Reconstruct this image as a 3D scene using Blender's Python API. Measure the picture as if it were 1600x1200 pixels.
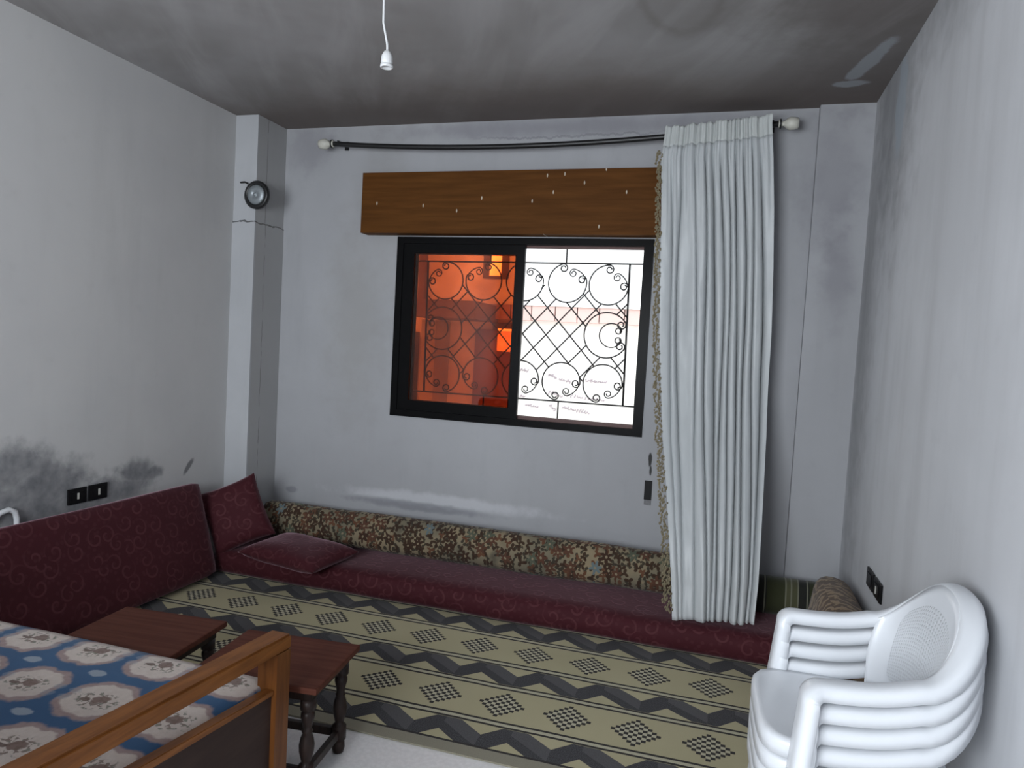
import bpy, bmesh, math, random
from mathutils import Vector, Matrix, Euler, noise

# ------------------------------------------------------------------ camera, world, light
scene = bpy.context.scene
for o in list(bpy.data.objects):
    bpy.data.objects.remove(o)
CAM_H = 1.5
F_PX, YAW, PITCH, ROLL = 1100.8, 0.2886, -0.0541, 0.0554
_cy, _sy, _cp, _sp = math.cos(YAW), math.sin(YAW), math.cos(PITCH), math.sin(PITCH)
FW = Vector((-_sy * _cp, _cy * _cp, _sp))
_r0 = Vector((_cy, _sy, 0)); _u0 = _r0.cross(FW)
RT = math.cos(ROLL) * _r0 + math.sin(ROLL) * _u0
UP = -math.sin(ROLL) * _r0 + math.cos(ROLL) * _u0
CAM = Vector((0, 0, CAM_H))
cam_data = bpy.data.cameras.new('camera')
cam_data.sensor_width = 36.0
cam_data.lens = F_PX * 36.0 / 1600.0
cam_data.clip_start = 0.02
cam = bpy.data.objects.new('camera', cam_data)
scene.collection.objects.link(cam)
cam.matrix_world = Matrix(((RT.x, UP.x, -FW.x, 0), (RT.y, UP.y, -FW.y, 0), (RT.z, UP.z, -FW.z, CAM_H), (0, 0, 0, 1)))
scene.camera = cam

world = bpy.data.worlds.new('overcast sky'); scene.world = world
world.use_nodes = True
world.node_tree.nodes['Background'].inputs['Color'].default_value = (0.88, 0.94, 1.0, 1)
world.node_tree.nodes['Background'].inputs['Strength'].default_value = 3.2

REAR_Y = -1.25
def area(name, loc, rot, sx, sy, power, col):
    l = bpy.data.lights.new(name, 'AREA'); l.shape = 'RECTANGLE'; l.size = sx; l.size_y = sy
    l.energy = power; l.color = col
    o = bpy.data.objects.new(name, l); scene.collection.objects.link(o)
    o.location = loc; o.rotation_euler = rot
    return o
# added area light in an unseen rear window, lights the whole room
area('added_rear_light', (-1.45, REAR_Y - 0.10, 1.62), (math.radians(90), 0, 0), 1.9, 1.45, 130, (0.90, 0.95, 1.0))

scene.view_settings.view_transform = 'Standard'
scene.view_settings.look = 'None'
scene.view_settings.exposure = 0.0
scene.view_settings.gamma = 1.0
scene.view_settings.use_curve_mapping = False

# ------------------------------------------------------------------ pixel helpers (1600 x 1200)
def ray(x, y): return RT * ((x - 800) / F_PX) + UP * ((600 - y) / F_PX) + FW
def at_x(x, y, X): d = ray(x, y); return CAM + d * (X / d.x)
def at_y(x, y, Y): d = ray(x, y); return CAM + d * (Y / d.y)
def at_z(x, y, Z): d = ray(x, y); return CAM + d * ((Z - CAM_H) / d.z)

# ------------------------------------------------------------------ object helpers
COL = scene.collection
def tag(o, label=None, cat=None, group=None, kind=None):
    if label: o['label'] = label
    if cat: o['category'] = cat
    if group: o['group'] = group
    if kind: o['kind'] = kind
    return o
def empty(name, loc, rz=0.0):
    o = bpy.data.objects.new(name, None); COL.objects.link(o)
    o.empty_display_size = 0.1
    o.location = loc; o.rotation_euler = (0, 0, rz)
    return o
def link(name, mesh, mat=None, parent=None, loc=None, rot=None, smooth=False):
    o = bpy.data.objects.new(name, mesh); COL.objects.link(o)
    if mat and not mesh.materials: mesh.materials.append(mat)
    if parent: o.parent = parent
    if loc: o.location = loc
    if rot: o.rotation_euler = rot
    if smooth:
        for p in mesh.polygons: p.use_smooth = True
    return o
def from_bm(name, bm, mat=None, parent=None, loc=None, rot=None, smooth=False):
    bm.normal_update()
    me = bpy.data.meshes.new(name); bm.to_mesh(me); bm.free()
    return link(name, me, mat, parent, loc, rot, smooth)
def box(bm, a, b, bevel=0.0):
    """axis aligned box from corner a to corner b"""
    c = [(a[i] + b[i]) / 2 for i in range(3)]; s = [abs(b[i] - a[i]) for i in range(3)]
    r = bmesh.ops.create_cube(bm, size=1.0, matrix=Matrix.Translation(c) @ Matrix.Diagonal((s[0], s[1], s[2], 1)))
    if bevel > 0:
        es = list({e for v in r['verts'] for e in v.link_edges})
        bmesh.ops.bevel(bm, geom=es, offset=bevel, segments=2, affect='EDGES', profile=0.7)
def box_obj(name, a, b, mat, parent=None, bevel=0.0, base=None):
    """box given in world coordinates; base = parent origin to subtract"""
    bm = bmesh.new()
    if base is not None:
        a = [a[i] - base[i] for i in range(3)]; b = [b[i] - base[i] for i in range(3)]
    box(bm, a, b, bevel)
    return from_bm(name, bm, mat, parent)
def tube(bm, pts, r, n=6, closed_ends=True, radii=None):
    pts = [Vector(p) for p in pts]
    rings = []; ref = None
    for i, p in enumerate(pts):
        t = (pts[min(i + 1, len(pts) - 1)] - pts[max(i - 1, 0)])
        if t.length < 1e-9: t = Vector((0, 0, 1))
        t.normalize()
        if ref is None:
            ref = Vector((0, 1, 0)) if abs(t.y) < 0.9 else Vector((1, 0, 0))
        u = (ref - t * ref.dot(t)); u.normalize(); w = t.cross(u); ref = u
        rr = radii[i] if radii else r
        rings.append([bm.verts.new(p + (u * math.cos(2 * math.pi * k / n) + w * math.sin(2 * math.pi * k / n)) * rr) for k in range(n)])
    for a, b in zip(rings[:-1], rings[1:]):
        for k in range(n): bm.faces.new((a[k], a[(k + 1) % n], b[(k + 1) % n], b[k]))
    if closed_ends:
        bm.faces.new(list(reversed(rings[0]))); bm.faces.new(rings[-1])
def lathe(bm, prof, n=20, axis='Z', origin=(0, 0, 0)):
    """prof: list of (radius, height)"""
    rings = []
    for r, h in prof:
        ring = []
        for k in range(n):
            a = 2 * math.pi * k / n
            v = (r * math.cos(a), r * math.sin(a), h)
            if axis == 'Y': v = (v[0], v[2], v[1])
            elif axis == 'X': v = (v[2], v[0], v[1])
            ring.append(bm.verts.new(Vector(v) + Vector(origin)))
        rings.append(ring)
    for a, b in zip(rings[:-1], rings[1:]):
        for k in range(n): bm.faces.new((a[k], a[(k + 1) % n], b[(k + 1) % n], b[k]))
    bm.faces.new(rings[0]); bm.faces.new(rings[-1])
    bmesh.ops.recalc_face_normals(bm, faces=bm.faces[:])
def uv_box(mesh):
    uv = mesh.uv_layers.new(name='UVMap')
    for p in mesh.polygons:
        n = p.normal; ax = max(range(3), key=lambda i: abs(n[i]))
        for li in p.loop_indices:
            c = mesh.vertices[mesh.loops[li].vertex_index].co
            uv.data[li].uv = (c.y, c.z) if ax == 0 else ((c.x, c.z) if ax == 1 else (c.x, c.y))
def pillow_mesh(name, lx, ly, lz, r, puff=(0, 0, 0), seg=0.05, lumps=0.0, lump_scale=3.0, seed=0, bend=None):
    """rounded soft box, centred, with puffed faces and lumps"""
    nx, ny, nz = [max(4, min(90, int(round(l / seg)))) for l in (lx, ly, lz)]
    verts = {}; vl = []; faces = []
    def vid(i, j, k):
        key = (i, j, k)
        if key in verts: return verts[key]
        p = Vector(((i / nx - .5) * lx, (j / ny - .5) * ly, (k / nz - .5) * lz))
        q = Vector([max(-l / 2 + r, min(l / 2 - r, c)) for c, l in zip(p, (lx, ly, lz))])
        d = p - q
        if d.length > 1e-9: p = q + d.normalized() * min(r, d.length if d.length < r else r)
        u = [2 * p.x / lx, 2 * p.y / ly, 2 * p.z / lz]
        f = [max(0, 1 - a * a) for a in u]
        p.x += puff[0] * u[0] * f[1] * f[2]; p.y += puff[1] * u[1] * f[0] ** .5 * f[2]; p.z += puff[2] * u[2] * f[0] ** .5 * f[1]
        if lumps:
            nn = noise.noise_vector(p * lump_scale + Vector((seed * 7.3, seed * 3.1, seed)))
            p += nn * lumps
        if bend: p = bend(p)
        verts[key] = len(vl); vl.append(p)
        return verts[key]
    def quad(f, a, b, flip):
        for i in range(a):
            for j in range(b):
                q = [f(i, j), f(i + 1, j), f(i + 1, j + 1), f(i, j + 1)]
                faces.append(q[::-1] if flip else q)
    quad(lambda i, j: vid(i, j, 0), nx, ny, True); quad(lambda i, j: vid(i, j, nz), nx, ny, False)
    quad(lambda i, j: vid(i, 0, j), nx, nz, False); quad(lambda i, j: vid(i, ny, j), nx, nz, True)
    quad(lambda i, j: vid(0, i, j), ny, nz, True); quad(lambda i, j: vid(nx, i, j), ny, nz, False)
    me = bpy.data.meshes.new(name); me.from_pydata(vl, [], faces); me.update()
    for p in me.polygons: p.use_smooth = True
    uv_box(me)
    return me

# ------------------------------------------------------------------ node maths
class S:
    """a scalar socket (or number) with operators"""
    def __init__(s, m, v): s.m = m; s.v = v
    def _b(s, op, o, rev=False):
        a, b = (o, s) if rev else (s, o)
        return s.m.op(op, a, b)
    def __add__(s, o): return s._b('ADD', o)
    def __radd__(s, o): return s._b('ADD', o, True)
    def __sub__(s, o): return s._b('SUBTRACT', o)
    def __rsub__(s, o): return s._b('SUBTRACT', o, True)
    def __mul__(s, o): return s._b('MULTIPLY', o)
    def __rmul__(s, o): return s._b('MULTIPLY', o, True)
    def __truediv__(s, o): return s._b('DIVIDE', o)
    def lt(s, o): return s._b('LESS_THAN', o)
    def gt(s, o): return s._b('GREATER_THAN', o)
    def mod(s, o): return s._b('FLOORED_MODULO', o)
    def min(s, o): return s._b('MINIMUM', o)
    def max(s, o): return s._b('MAXIMUM', o)
    def pow(s, o): return s._b('POWER', o)
    def abs(s): return s.m.op('ABSOLUTE', s)
    def floor(s): return s.m.op('FLOOR', s)
    def sin(s): return s.m.op('SINE', s)
    def cos(s): return s.m.op('COSINE', s)
    def sqrt(s): return s.m.op('SQRT', s)
    def step(s, a, b): return s.m.ramp(s, a, b)
class Mat:
    def __init__(m, name):
        m.mat = bpy.data.materials.new(name); m.mat.use_nodes = True
        m.t = m.mat.node_tree; m.n = m.t.nodes; m.l = m.t.links
        m.bsdf = m.n['Principled BSDF']; m.out = m.n['Material Output']
    def put(m, sock, v):
        if isinstance(v, S): v = v.v
        if hasattr(v, 'is_output'): m.l.new(v, sock)
        elif isinstance(v, (tuple, list)) and len(v) == 3 and sock.type == 'RGBA': sock.default_value = (*v, 1)
        else: sock.default_value = v
    def op(m, op, a, b=None, c=None):
        n = m.n.new('ShaderNodeMath'); n.operation = op
        m.put(n.inputs[0], a)
        if b is not None: m.put(n.inputs[1], b)
        if c is not None: m.put(n.inputs[2], c)
        return S(m, n.outputs[0])
    def ramp(m, v, a, b):
        n = m.n.new('ShaderNodeMapRange'); n.interpolation_type = 'SMOOTHSTEP'
        m.put(n.inputs['Value'], v); n.inputs['From Min'].default_value = a; n.inputs['From Max'].default_value = b
        return S(m, n.outputs['Result'])
    def coords(m, kind='Object'):
        if kind == 'World':
            v = m.n.new('ShaderNodeNewGeometry').outputs['Position']
        else:
            v = m.n.new('ShaderNodeTexCoord').outputs[kind]
        return v
    def sep(m, v):
        n = m.n.new('ShaderNodeSeparateXYZ'); m.l.new(v, n.inputs[0])
        return [S(m, o) for o in n.outputs]
    def vec(m, x, y, z=0.0):
        n = m.n.new('ShaderNodeCombineXYZ')
        for i, v in enumerate((x, y, z)): m.put(n.inputs[i], v)
        return n.outputs[0]
    def scale(m, v, s):
        n = m.n.new('ShaderNodeMapping'); m.l.new(v, n.inputs['Vector']); n.inputs['Scale'].default_value = s
        return n.outputs[0]
    def noise(m, v, scale, detail=3, rough=.55, dist=0.0):
        n = m.n.new('ShaderNodeTexNoise'); m.l.new(v, n.inputs['Vector'])
        n.inputs['Scale'].default_value = scale; n.inputs['Detail'].default_value = detail
        n.inputs['Roughness'].default_value = rough; n.inputs['Distortion'].default_value = dist
        return S(m, n.outputs['Fac'])
    def voronoi(m, v, scale, rand=1.0):
        n = m.n.new('ShaderNodeTexVoronoi'); n.voronoi_dimensions = '2D'; m.l.new(v, n.inputs['Vector'])
        n.inputs['Scale'].default_value = scale; n.inputs['Randomness'].default_value = rand
        return n
    def mix(m, f, a, b):
        n = m.n.new('ShaderNodeMix'); n.data_type = 'RGBA'
        m.put(n.inputs[0], f); m.put(n.inputs[6], a); m.put(n.inputs[7], b)
        return n.outputs[2]
    def bump(m, h, strength=.3, dist=.01):
        n = m.n.new('ShaderNodeBump'); n.inputs['Strength'].default_value = strength; n.inputs['Distance'].default_value = dist
        m.put(n.inputs['Height'], h); m.l.new(n.outputs[0], m.bsdf.inputs['Normal'])
    def set(m, **k):
        for a, v in k.items(): m.put(m.bsdf.inputs[a.replace('_', ' ')], v)
        return m.mat
    def blob(m, a, b, ca, cb, ra, rb, nz, soft=.5):
        """soft blotch around (ca, cb) in coordinates a, b, ragged by the noise nz"""
        d = (((a - ca) / ra).pow(2.0) + ((b - cb) / rb).pow(2.0)).sqrt() + (nz - .5) * 1.3
        return 1.0 - m.ramp(d, 1 - soft, 1 + soft * .35)
def simple(name, col, rough=.6, metal=0.0, spec=.5, vary=.12, scale=30, bump=0.0):
    m = Mat(name); v = m.coords('Object'); n = m.noise(v, scale, 3)
    c = m.mix(n, tuple(x * (1 - vary) for x in col), tuple(min(1, x * (1 + vary)) for x in col))
    m.set(Base_Color=c, Roughness=rough, Metallic=metal, Specular_IOR_Level=spec)
    if bump: m.bump(n, bump, .004)
    return m.mat

# ------------------------------------------------------------------ materials: room
def wall_material(name, side):
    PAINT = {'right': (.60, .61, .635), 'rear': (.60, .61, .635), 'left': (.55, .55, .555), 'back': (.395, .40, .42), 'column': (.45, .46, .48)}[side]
    m = Mat(name); v = m.coords('World'); x, y, z = m.sep(v)
    n1 = m.noise(v, 1.3, 4, .6); n2 = m.noise(v, 9, 4, .6); n3 = m.noise(m.scale(v, (6, 6, .8)), 1.0, 4, .6); nf = m.noise(v, 90, 2)
    col = m.mix(m.ramp(n1, .3, .75), tuple(c * .93 for c in PAINT), tuple(c * 1.04 for c in PAINT))
    col = m.mix(m.ramp(n2, .55, .85) * .35, col, tuple(c * .8 for c in PAINT))
    col = m.mix(m.ramp(n3, .52, .8) * .22, col, tuple(c * .68 for c in PAINT))
    grime = (.13, .135, .15)
    if side == 'left':
        col = m.mix(m.ramp(n1, .2, .8) * .3, col, (.52, .51, .49))
        bl = m.blob(y, z, 2.40, .80, .26, .13, n2)
        for a in ((2.62, .70, .30, .13), (2.40, .63, .45, .13), (2.75, .56, .35, .10), (3.16, .68, .16, .085), (3.28, .66, .08, .05), (3.0, .60, .3, .09)):
            bl = bl.max(m.blob(y, z, *a, n2))
        col = m.mix(bl * (m.noise(v, 14, 4) * .8 + .35), col, grime)
        st = m.blob(y - z * .7, z, 3.565 - .655 * .7, .650, .026, .045, n2, .4)
        col = m.mix(st * .8, col, (.12, .12, .13))
        sp = m.blob(y, z, 2.18, 2.69, .03, .02, n2, .3)
        col = m.mix(sp * .5, col, (.2, .2, .2))
    elif side == 'back':
        sm = m.blob(x, z, -2.35, 1.65, .28, .75, n2, .9).max(m.blob(x, z, -2.20, 2.35, .22, .6, n2, .9) * .8)
        col = m.mix(sm * .35, col, (.26, .25, .225))
        # soot band under the ceiling and flaked edge of the paint above the curtain rod
        lk = m.op('GREATER_THAN', z, 2.775 + (m.noise(m.scale(v, (5, 1, 1)), 1.6, 5, .7) - .5) * .10)
        col = m.mix(lk * m.ramp(x, -1.9, -1.5) * (1.0 - m.ramp(x, -.3, .0)) * .22, col, (.27, .27, .31))
        ed = ((z - 2.775 - (m.noise(m.scale(v, (5, 1, 1)), 1.6, 5, .7) - .5) * .10).abs()).lt(.006) * m.ramp(x, -1.7, -1.3) * (1.0 - m.ramp(x, -.6, -.3))
        col = m.mix(ed * .5, col, (.2, .2, .22))
        for a in ((.50, 2.5, .2, .45), (-2.75, 2.75, .2, .2), (-1.0, 2.83, 1.4, .06), (.56, 2.0, .10, .35)):
            col = m.mix(m.blob(x, z, *a, n2, .9) * .40, col, (.17, .165, .19))
        # damp bloom above the floral backrest
        w = m.blob(x, z, -1.7, .47, .75, .05, n2, .6); col = m.mix(w * .7, col, (.60, .61, .64))
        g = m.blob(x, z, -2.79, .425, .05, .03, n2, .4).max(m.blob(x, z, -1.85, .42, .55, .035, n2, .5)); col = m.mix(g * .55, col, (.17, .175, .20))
        # chips by the junction box
        for a in ((-.372, .875, .012, .045), (-.365, .81, .007, .03)):
            col = m.mix(m.blob(x, z, *a, n2, .3), col, (.05, .05, .05))
    elif side == 'right':
        so = m.blob(y, z, 3.75, 2.75, .55, .9, n2, .95).max(m.blob(y, z, 4.0, 1.8, .28, 2.2, n2, .95) * .8).max(m.blob(y, z, 2.2, 2.9, 2.2, .28, n2, .9) * .8)
        col = m.mix(so * (n3 * .45 + .35), col, (.13, .13, .135))
        pl = m.blob(y, z, 3.55, 2.66, .10, .23, n2, .25)
        col = m.mix(pl * .75, col, (.40, .45, .50))
        col = m.mix(m.ramp(m.noise(m.scale(v, (1, 5, .5)), 1.2, 4), .45, .75) * .25, col, (.36, .36, .37))
    elif side == 'column':
        cr = (z - 2.205 - (m.noise(v, 9, 3) - .5) * .05).abs().lt(.0045)
        col = m.mix(cr * .85, col, (.06, .06, .06))
        cv = (y - 4.0 - (m.noise(m.scale(v, (1, 1, 2)), 3, 4) - .5) * .03).abs().lt(.003) * m.ramp(m.noise(m.scale(v, (1, 1, 3)), 2, 2), .42, .5)
        col = m.mix(cv * .7, col, (.08, .08, .08))
        col = m.mix(m.ramp(y, 3.90, 3.905) * .3, col, (.33, .315, .28))  # side face toned darker in the colour, in place of shade
    m.set(Base_Color=col, Roughness=.78, Specular_IOR_Level=.25)
    m.bump(n2 * .6 + nf * .15, .18, .006)
    return m.mat
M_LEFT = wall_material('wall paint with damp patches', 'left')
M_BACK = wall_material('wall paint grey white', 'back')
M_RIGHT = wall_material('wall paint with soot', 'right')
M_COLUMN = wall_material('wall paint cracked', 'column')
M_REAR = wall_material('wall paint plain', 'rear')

def ceiling_material():
    m = Mat('sooty ceiling paint'); v = m.coords('World'); x, y, z = m.sep(v)
    n1 = m.noise(v, .9, 4, .6, .4); n2 = m.noise(v, 6, 4, .65)
    # streaks fanning out from the far side of the ceiling
    st = m.noise(m.vec(x * 2.6 + y * 1.3, y * .45 - x * .2, 0.0), 1.5, 4, .55, .5)
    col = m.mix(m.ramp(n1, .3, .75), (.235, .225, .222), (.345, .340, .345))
    col = m.mix(m.ramp(st, .42, .72) * .55, col, (.41, .405, .41))
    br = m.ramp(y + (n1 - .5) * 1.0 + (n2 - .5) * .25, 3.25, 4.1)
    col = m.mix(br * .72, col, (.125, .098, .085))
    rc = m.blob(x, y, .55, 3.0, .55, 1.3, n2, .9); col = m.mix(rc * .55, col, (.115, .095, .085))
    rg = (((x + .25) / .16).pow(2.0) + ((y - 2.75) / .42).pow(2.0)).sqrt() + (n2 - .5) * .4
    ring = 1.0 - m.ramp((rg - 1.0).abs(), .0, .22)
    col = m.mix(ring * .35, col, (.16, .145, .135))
    pl = m.blob(x + (y - 3.5) * .22, y, .565, 3.60, .045, .24, n2, .25).max(m.blob(x, y, .50, 3.86, .09, .05, n2, .25)); col = m.mix(pl * .7, col, (.38, .41, .44))
    m.set(Base_Color=col, Roughness=.8, Specular_IOR_Level=.2); m.bump(n2, .12, .006)
    return m.mat
def floor_material():
    m = Mat('pale terrazzo'); v = m.coords('World')
    n = m.noise(v, 60, 3); k = m.noise(v, 2.5, 3)
    c = m.mix(m.ramp(n, .35, .7), (.74, .73, .73), (.82, .81, .81)); c = m.mix(k * .15, c, (.66, .64, .62))
    m.set(Base_Color=c, Roughness=.35)
    return m.mat
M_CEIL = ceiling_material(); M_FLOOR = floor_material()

# ------------------------------------------------------------------ room shell
XL, XR, D, H = -3.103, 0.681, 4.2, 2.881
TH = 0.16
def slab_with_holes(name, us, vs, holes, put, mat):
    """wall made of cells on the grid us x vs, leaving out holes; put(u, v, depth) -> point"""
    bm = bmesh.new(); cache = {}
    def vt(i, j, k):
        if (i, j, k) not in cache: cache[(i, j, k)] = bm.verts.new(put(us[i], vs[j], k))
        return cache[(i, j, k)]
    solid = lambda i, j: 0 <= i < len(us) - 1 and 0 <= j < len(vs) - 1 and not any(
        h[0] - 1e-6 <= (us[i] + us[i + 1]) / 2 <= h[1] and h[2] <= (vs[j] + vs[j + 1]) / 2 <= h[3] for h in holes)
    for i in range(len(us) - 1):
        for j in range(len(vs) - 1):
            if not solid(i, j): continue
            for k in (0, 1):
                q = [vt(i, j, k), vt(i + 1, j, k), vt(i + 1, j + 1, k), vt(i, j + 1, k)]
                bm.faces.new(q)
            for (di, dj, a, b) in ((-1, 0, (i, j), (i, j + 1)), (1, 0, (i + 1, j), (i + 1, j + 1)), (0, -1, (i, j), (i + 1, j)), (0, 1, (i, j + 1), (i + 1, j + 1))):
                if not solid(i + di, j + dj):
                    bm.faces.new((vt(*a, 0), vt(*b, 0), vt(*b, 1), vt(*a, 1)))
    bmesh.ops.recalc_face_normals(bm, faces=bm.faces[:])
    o = from_bm(name, bm, mat); tag(o, kind='structure')
    return o
WX0, WX1, WZ0, WZ1 = -2.070, -0.429, 1.002, 2.165         # window opening
JX0, JX1, JZ0, JZ1 = -0.394, -0.350, 0.625, 0.755         # junction box hole
wall_back = slab_with_holes('wall_back', [XL - TH, WX0, JX0, JX1, XR + TH] if False else sorted([XL - TH, WX0, WX1, JX0, JX1, XR + TH]),
                            [0, JZ0, JZ1, WZ0, WZ1, H], [(WX0, WX1, WZ0, WZ1)],
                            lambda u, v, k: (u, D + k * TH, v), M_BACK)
RWX0, RWX1, RWZ0, RWZ1 = -2.45, -0.45, 0.85, 2.38
wall_rear = slab_with_holes('wall_rear', [XL - TH, RWX0, RWX1, XR + TH], [0, RWZ0, RWZ1, H], [(RWX0, RWX1, RWZ0, RWZ1)],
                            lambda u, v, k: (u, REAR_Y - k * TH, v), M_REAR)
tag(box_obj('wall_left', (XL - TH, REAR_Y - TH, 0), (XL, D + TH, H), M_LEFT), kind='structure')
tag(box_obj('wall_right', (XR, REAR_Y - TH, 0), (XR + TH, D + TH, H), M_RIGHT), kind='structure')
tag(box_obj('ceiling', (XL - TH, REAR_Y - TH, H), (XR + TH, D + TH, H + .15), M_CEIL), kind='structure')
tag(box_obj('floor', (XL - TH, REAR_Y - TH, -.12), (XR + TH, D + TH, 0), M_FLOOR), kind='structure')
# casement frame of the added rear window, unseen behind the camera
rw = empty('window_2', ((RWX0 + RWX1) / 2, REAR_Y, RWZ0)); tag(rw, 'unseen white casement window added in the rear wall to light the room', kind='structure')
rwb = ((RWX0 + RWX1) / 2, REAR_Y, RWZ0)
M_RWF = simple('white window paint', (.6, .6, .6), .5)
for a, b in (((RWX0, RWZ0), (RWX0 + .05, RWZ1)), ((RWX1 - .05, RWZ0), (RWX1, RWZ1)), ((RWX0 + .0505, RWZ0), (RWX1 - .0505, RWZ0 + .05)), ((RWX0 + .0505, RWZ1 - .05), (RWX1 - .0505, RWZ1))):
    box_obj('frame', (a[0], REAR_Y - .07, a[1]), (b[0], REAR_Y - .01, b[1]), M_RWF, rw, 0, rwb)
# pilasters in the two far corners
CX, CYF = -2.936, 3.895
bm = bmesh.new(); box(bm, (XL, CYF, 2.205), (CX, D, H - .001)); box(bm, (XL, CYF - .006, 0), (CX + .004, D, 2.2045))
tag(from_bm('trim_1', bm, M_COLUMN), 'cracked grey-white plaster pilaster in the corner beside the flue cover', kind='structure')
PX, PYF = 0.408, 4.145
bm = bmesh.new(); box(bm, (PX, PYF, 0), (XR, D, H - .001))
tag(from_bm('trim_2', bm, M_BACK), 'shallow grey-white pilaster in the corner beyond the curtain', kind='structure')

# ------------------------------------------------------------------ window
M_BLACK = simple('black anodised aluminium', (.006, .006, .0065), .30, 0.0, .05, .2, 20)
M_RUST = simple('dark brown sill rail', (.10, .045, .04), .5, 0, .4, .25, 25)
def amber_material():
    m = Mat('amber tinted glass'); nt = m.t
    tr = m.n.new('ShaderNodeBsdfTransparent'); gl = m.n.new('ShaderNodeBsdfGlossy'); mx = m.n.new('ShaderNodeMixShader')
    v = m.coords('Object'); n = m.noise(v, 2.2, 3, .6)
    c = m.mix(m.ramp(n, .35, .7), (.74, .455, .30), (.84, .55, .385)); m.l.new(c, tr.inputs[0])
    gl.inputs['Color'].default_value = (.9, .9, .9, 1); gl.inputs['Roughness'].default_value = .02
    fr = m.n.new('ShaderNodeFresnel'); fr.inputs[0].default_value = 1.45
    m.l.new(fr.outputs[0], mx.inputs[0]); m.l.new(tr.outputs[0], mx.inputs[1]); m.l.new(gl.outputs[0], mx.inputs[2])
    m.l.new(mx.outputs[0], m.out.inputs[0])
    return m.mat
M_AMBER = amber_material()
win = empty('window_1', (-1.25, D, WZ0)); tag(win, 'black aluminium sliding window with amber panes slid to one side', kind='structure')
wb = (-1.25, D, WZ0)
def rect_frame(bm, x0, x1, z0, z1, w, y0, y1, bev=.004):
    """mitred rectangular frame, w = (left, right, bottom, top) widths"""
    o = [(x0, z0), (x1, z0), (x1, z1), (x0, z1)]
    i = [(x0 + w[0], z0 + w[2]), (x1 - w[1], z0 + w[2]), (x1 - w[1], z1 - w[3]), (x0 + w[0], z1 - w[3])]
    vo = [[bm.verts.new((p[0] - wb[0], y - wb[1], p[1] - wb[2])) for p in o] for y in (y0, y1)]
    vi = [[bm.verts.new((p[0] - wb[0], y - wb[1], p[1] - wb[2])) for p in i] for y in (y0, y1)]
    for k in range(4):
        n = (k + 1) % 4
        bm.faces.new((vo[0][k], vo[0][n], vi[0][n], vi[0][k])); bm.faces.new((vo[1][k], vi[1][k], vi[1][n], vo[1][n]))
        bm.faces.new((vo[0][k], vo[1][k], vo[1][n], vo[0][n])); bm.faces.new((vi[0][k], vi[0][n], vi[1][n], vi[1][k]))
    bmesh.ops.recalc_face_normals(bm, faces=bm.faces[:])
bm = bmesh.new()
rect_frame(bm, WX0 + .001, WX1 - .001, WZ0 + .001, WZ1 - .001, (.045, .056, .042, .042), D - .012, D + .10)
from_bm('frame', bm, M_BLACK, win)
bm = bmesh.new()
for y in (D + .028, D + .062):
    box(bm, (WX0 + .046 - wb[0], y - .004 - wb[1], .0435), (WX1 - .057 - wb[0], y + .004 - wb[1], .064))
    box(bm, (WX0 + .046 - wb[0], y - .004 - wb[1], WZ1 - WZ0 - .056), (WX1 - .057 - wb[0], y + .004 - wb[1], WZ1 - WZ0 - .0435))
from_bm('track', bm, M_RUST, win)
for si, (y0, x0, x1) in enumerate(((D - .004, -2.024, -1.207), (D + .034, -2.020, -1.224))):
    bm = bmesh.new(); rect_frame(bm, x0, x1, 1.046, 2.121, (.076, .056, .066, .060), y0, y0 + .026)
    sash = from_bm('sash', bm, M_BLACK, win)
    box_obj('pane', (x0 + .070, y0 + .011, 1.108), (x1 - .050, y0 + .015, 2.066), M_AMBER, sash, base=wb)
    bm = bmesh.new(); box(bm, (x1 - .034 - wb[0], y0 - .006 - wb[1], .50), (x1 - .016 - wb[0], y0 + .001 - wb[1], .62), .002)
    from_bm('pull_handle', bm, M_BLACK, sash)

# shutter box over the window
def veneer_material():
    m = Mat('brown wood veneer'); v = m.coords('Object'); x, y, z = m.sep(v)
    g = m.noise(m.scale(v, (1.2, 1, 18)), 2.0, 5, .6, .3)
    c = m.mix(m.ramp(g, .3, .75), (.078, .028, .005), (.118, .045, .009))
    vo = m.voronoi(m.vec(x, z * .35, 0.0), 9)
    fl = S(m, vo.outputs['Distance']).lt(.035) * S(m, m.sep(vo.outputs['Color'])[0].v).gt(.45)
    c = m.mix(fl * .8, c, (.62, .56, .46))
    m.set(Base_Color=c, Roughness=.6, Specular_IOR_Level=.10)
    return m.mat
M_VENEER = veneer_material()
sb = empty('shutter_box', (-1.25, D, 2.17)); tag(sb, 'brown wood-veneer roller shutter box above the window', 'shutter box')
sbb = (-1.25, D, 2.17)
box_obj('front_panel', (-2.290, 4.098, 2.172), (-.215, 4.114, 2.553), M_VENEER, sb, .002, sbb)
box_obj('side_panel', (-2.290, 4.1145, 2.172), (-2.274, 4.199, 2.553), M_VENEER, sb, .001, sbb)
box_obj('side_panel', (-.231, 4.1145, 2.172), (-.215, 4.199, 2.553), M_VENEER, sb, .001, sbb)
box_obj('top_board', (-2.273, 4.1145, 2.540), (-.232, 4.199, 2.553), M_VENEER, sb, 0, sbb)
box_obj('bottom_board', (-2.273, 4.1145, 2.172), (-.232, 4.199, 2.184), M_VENEER, sb, 0, sbb)

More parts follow.
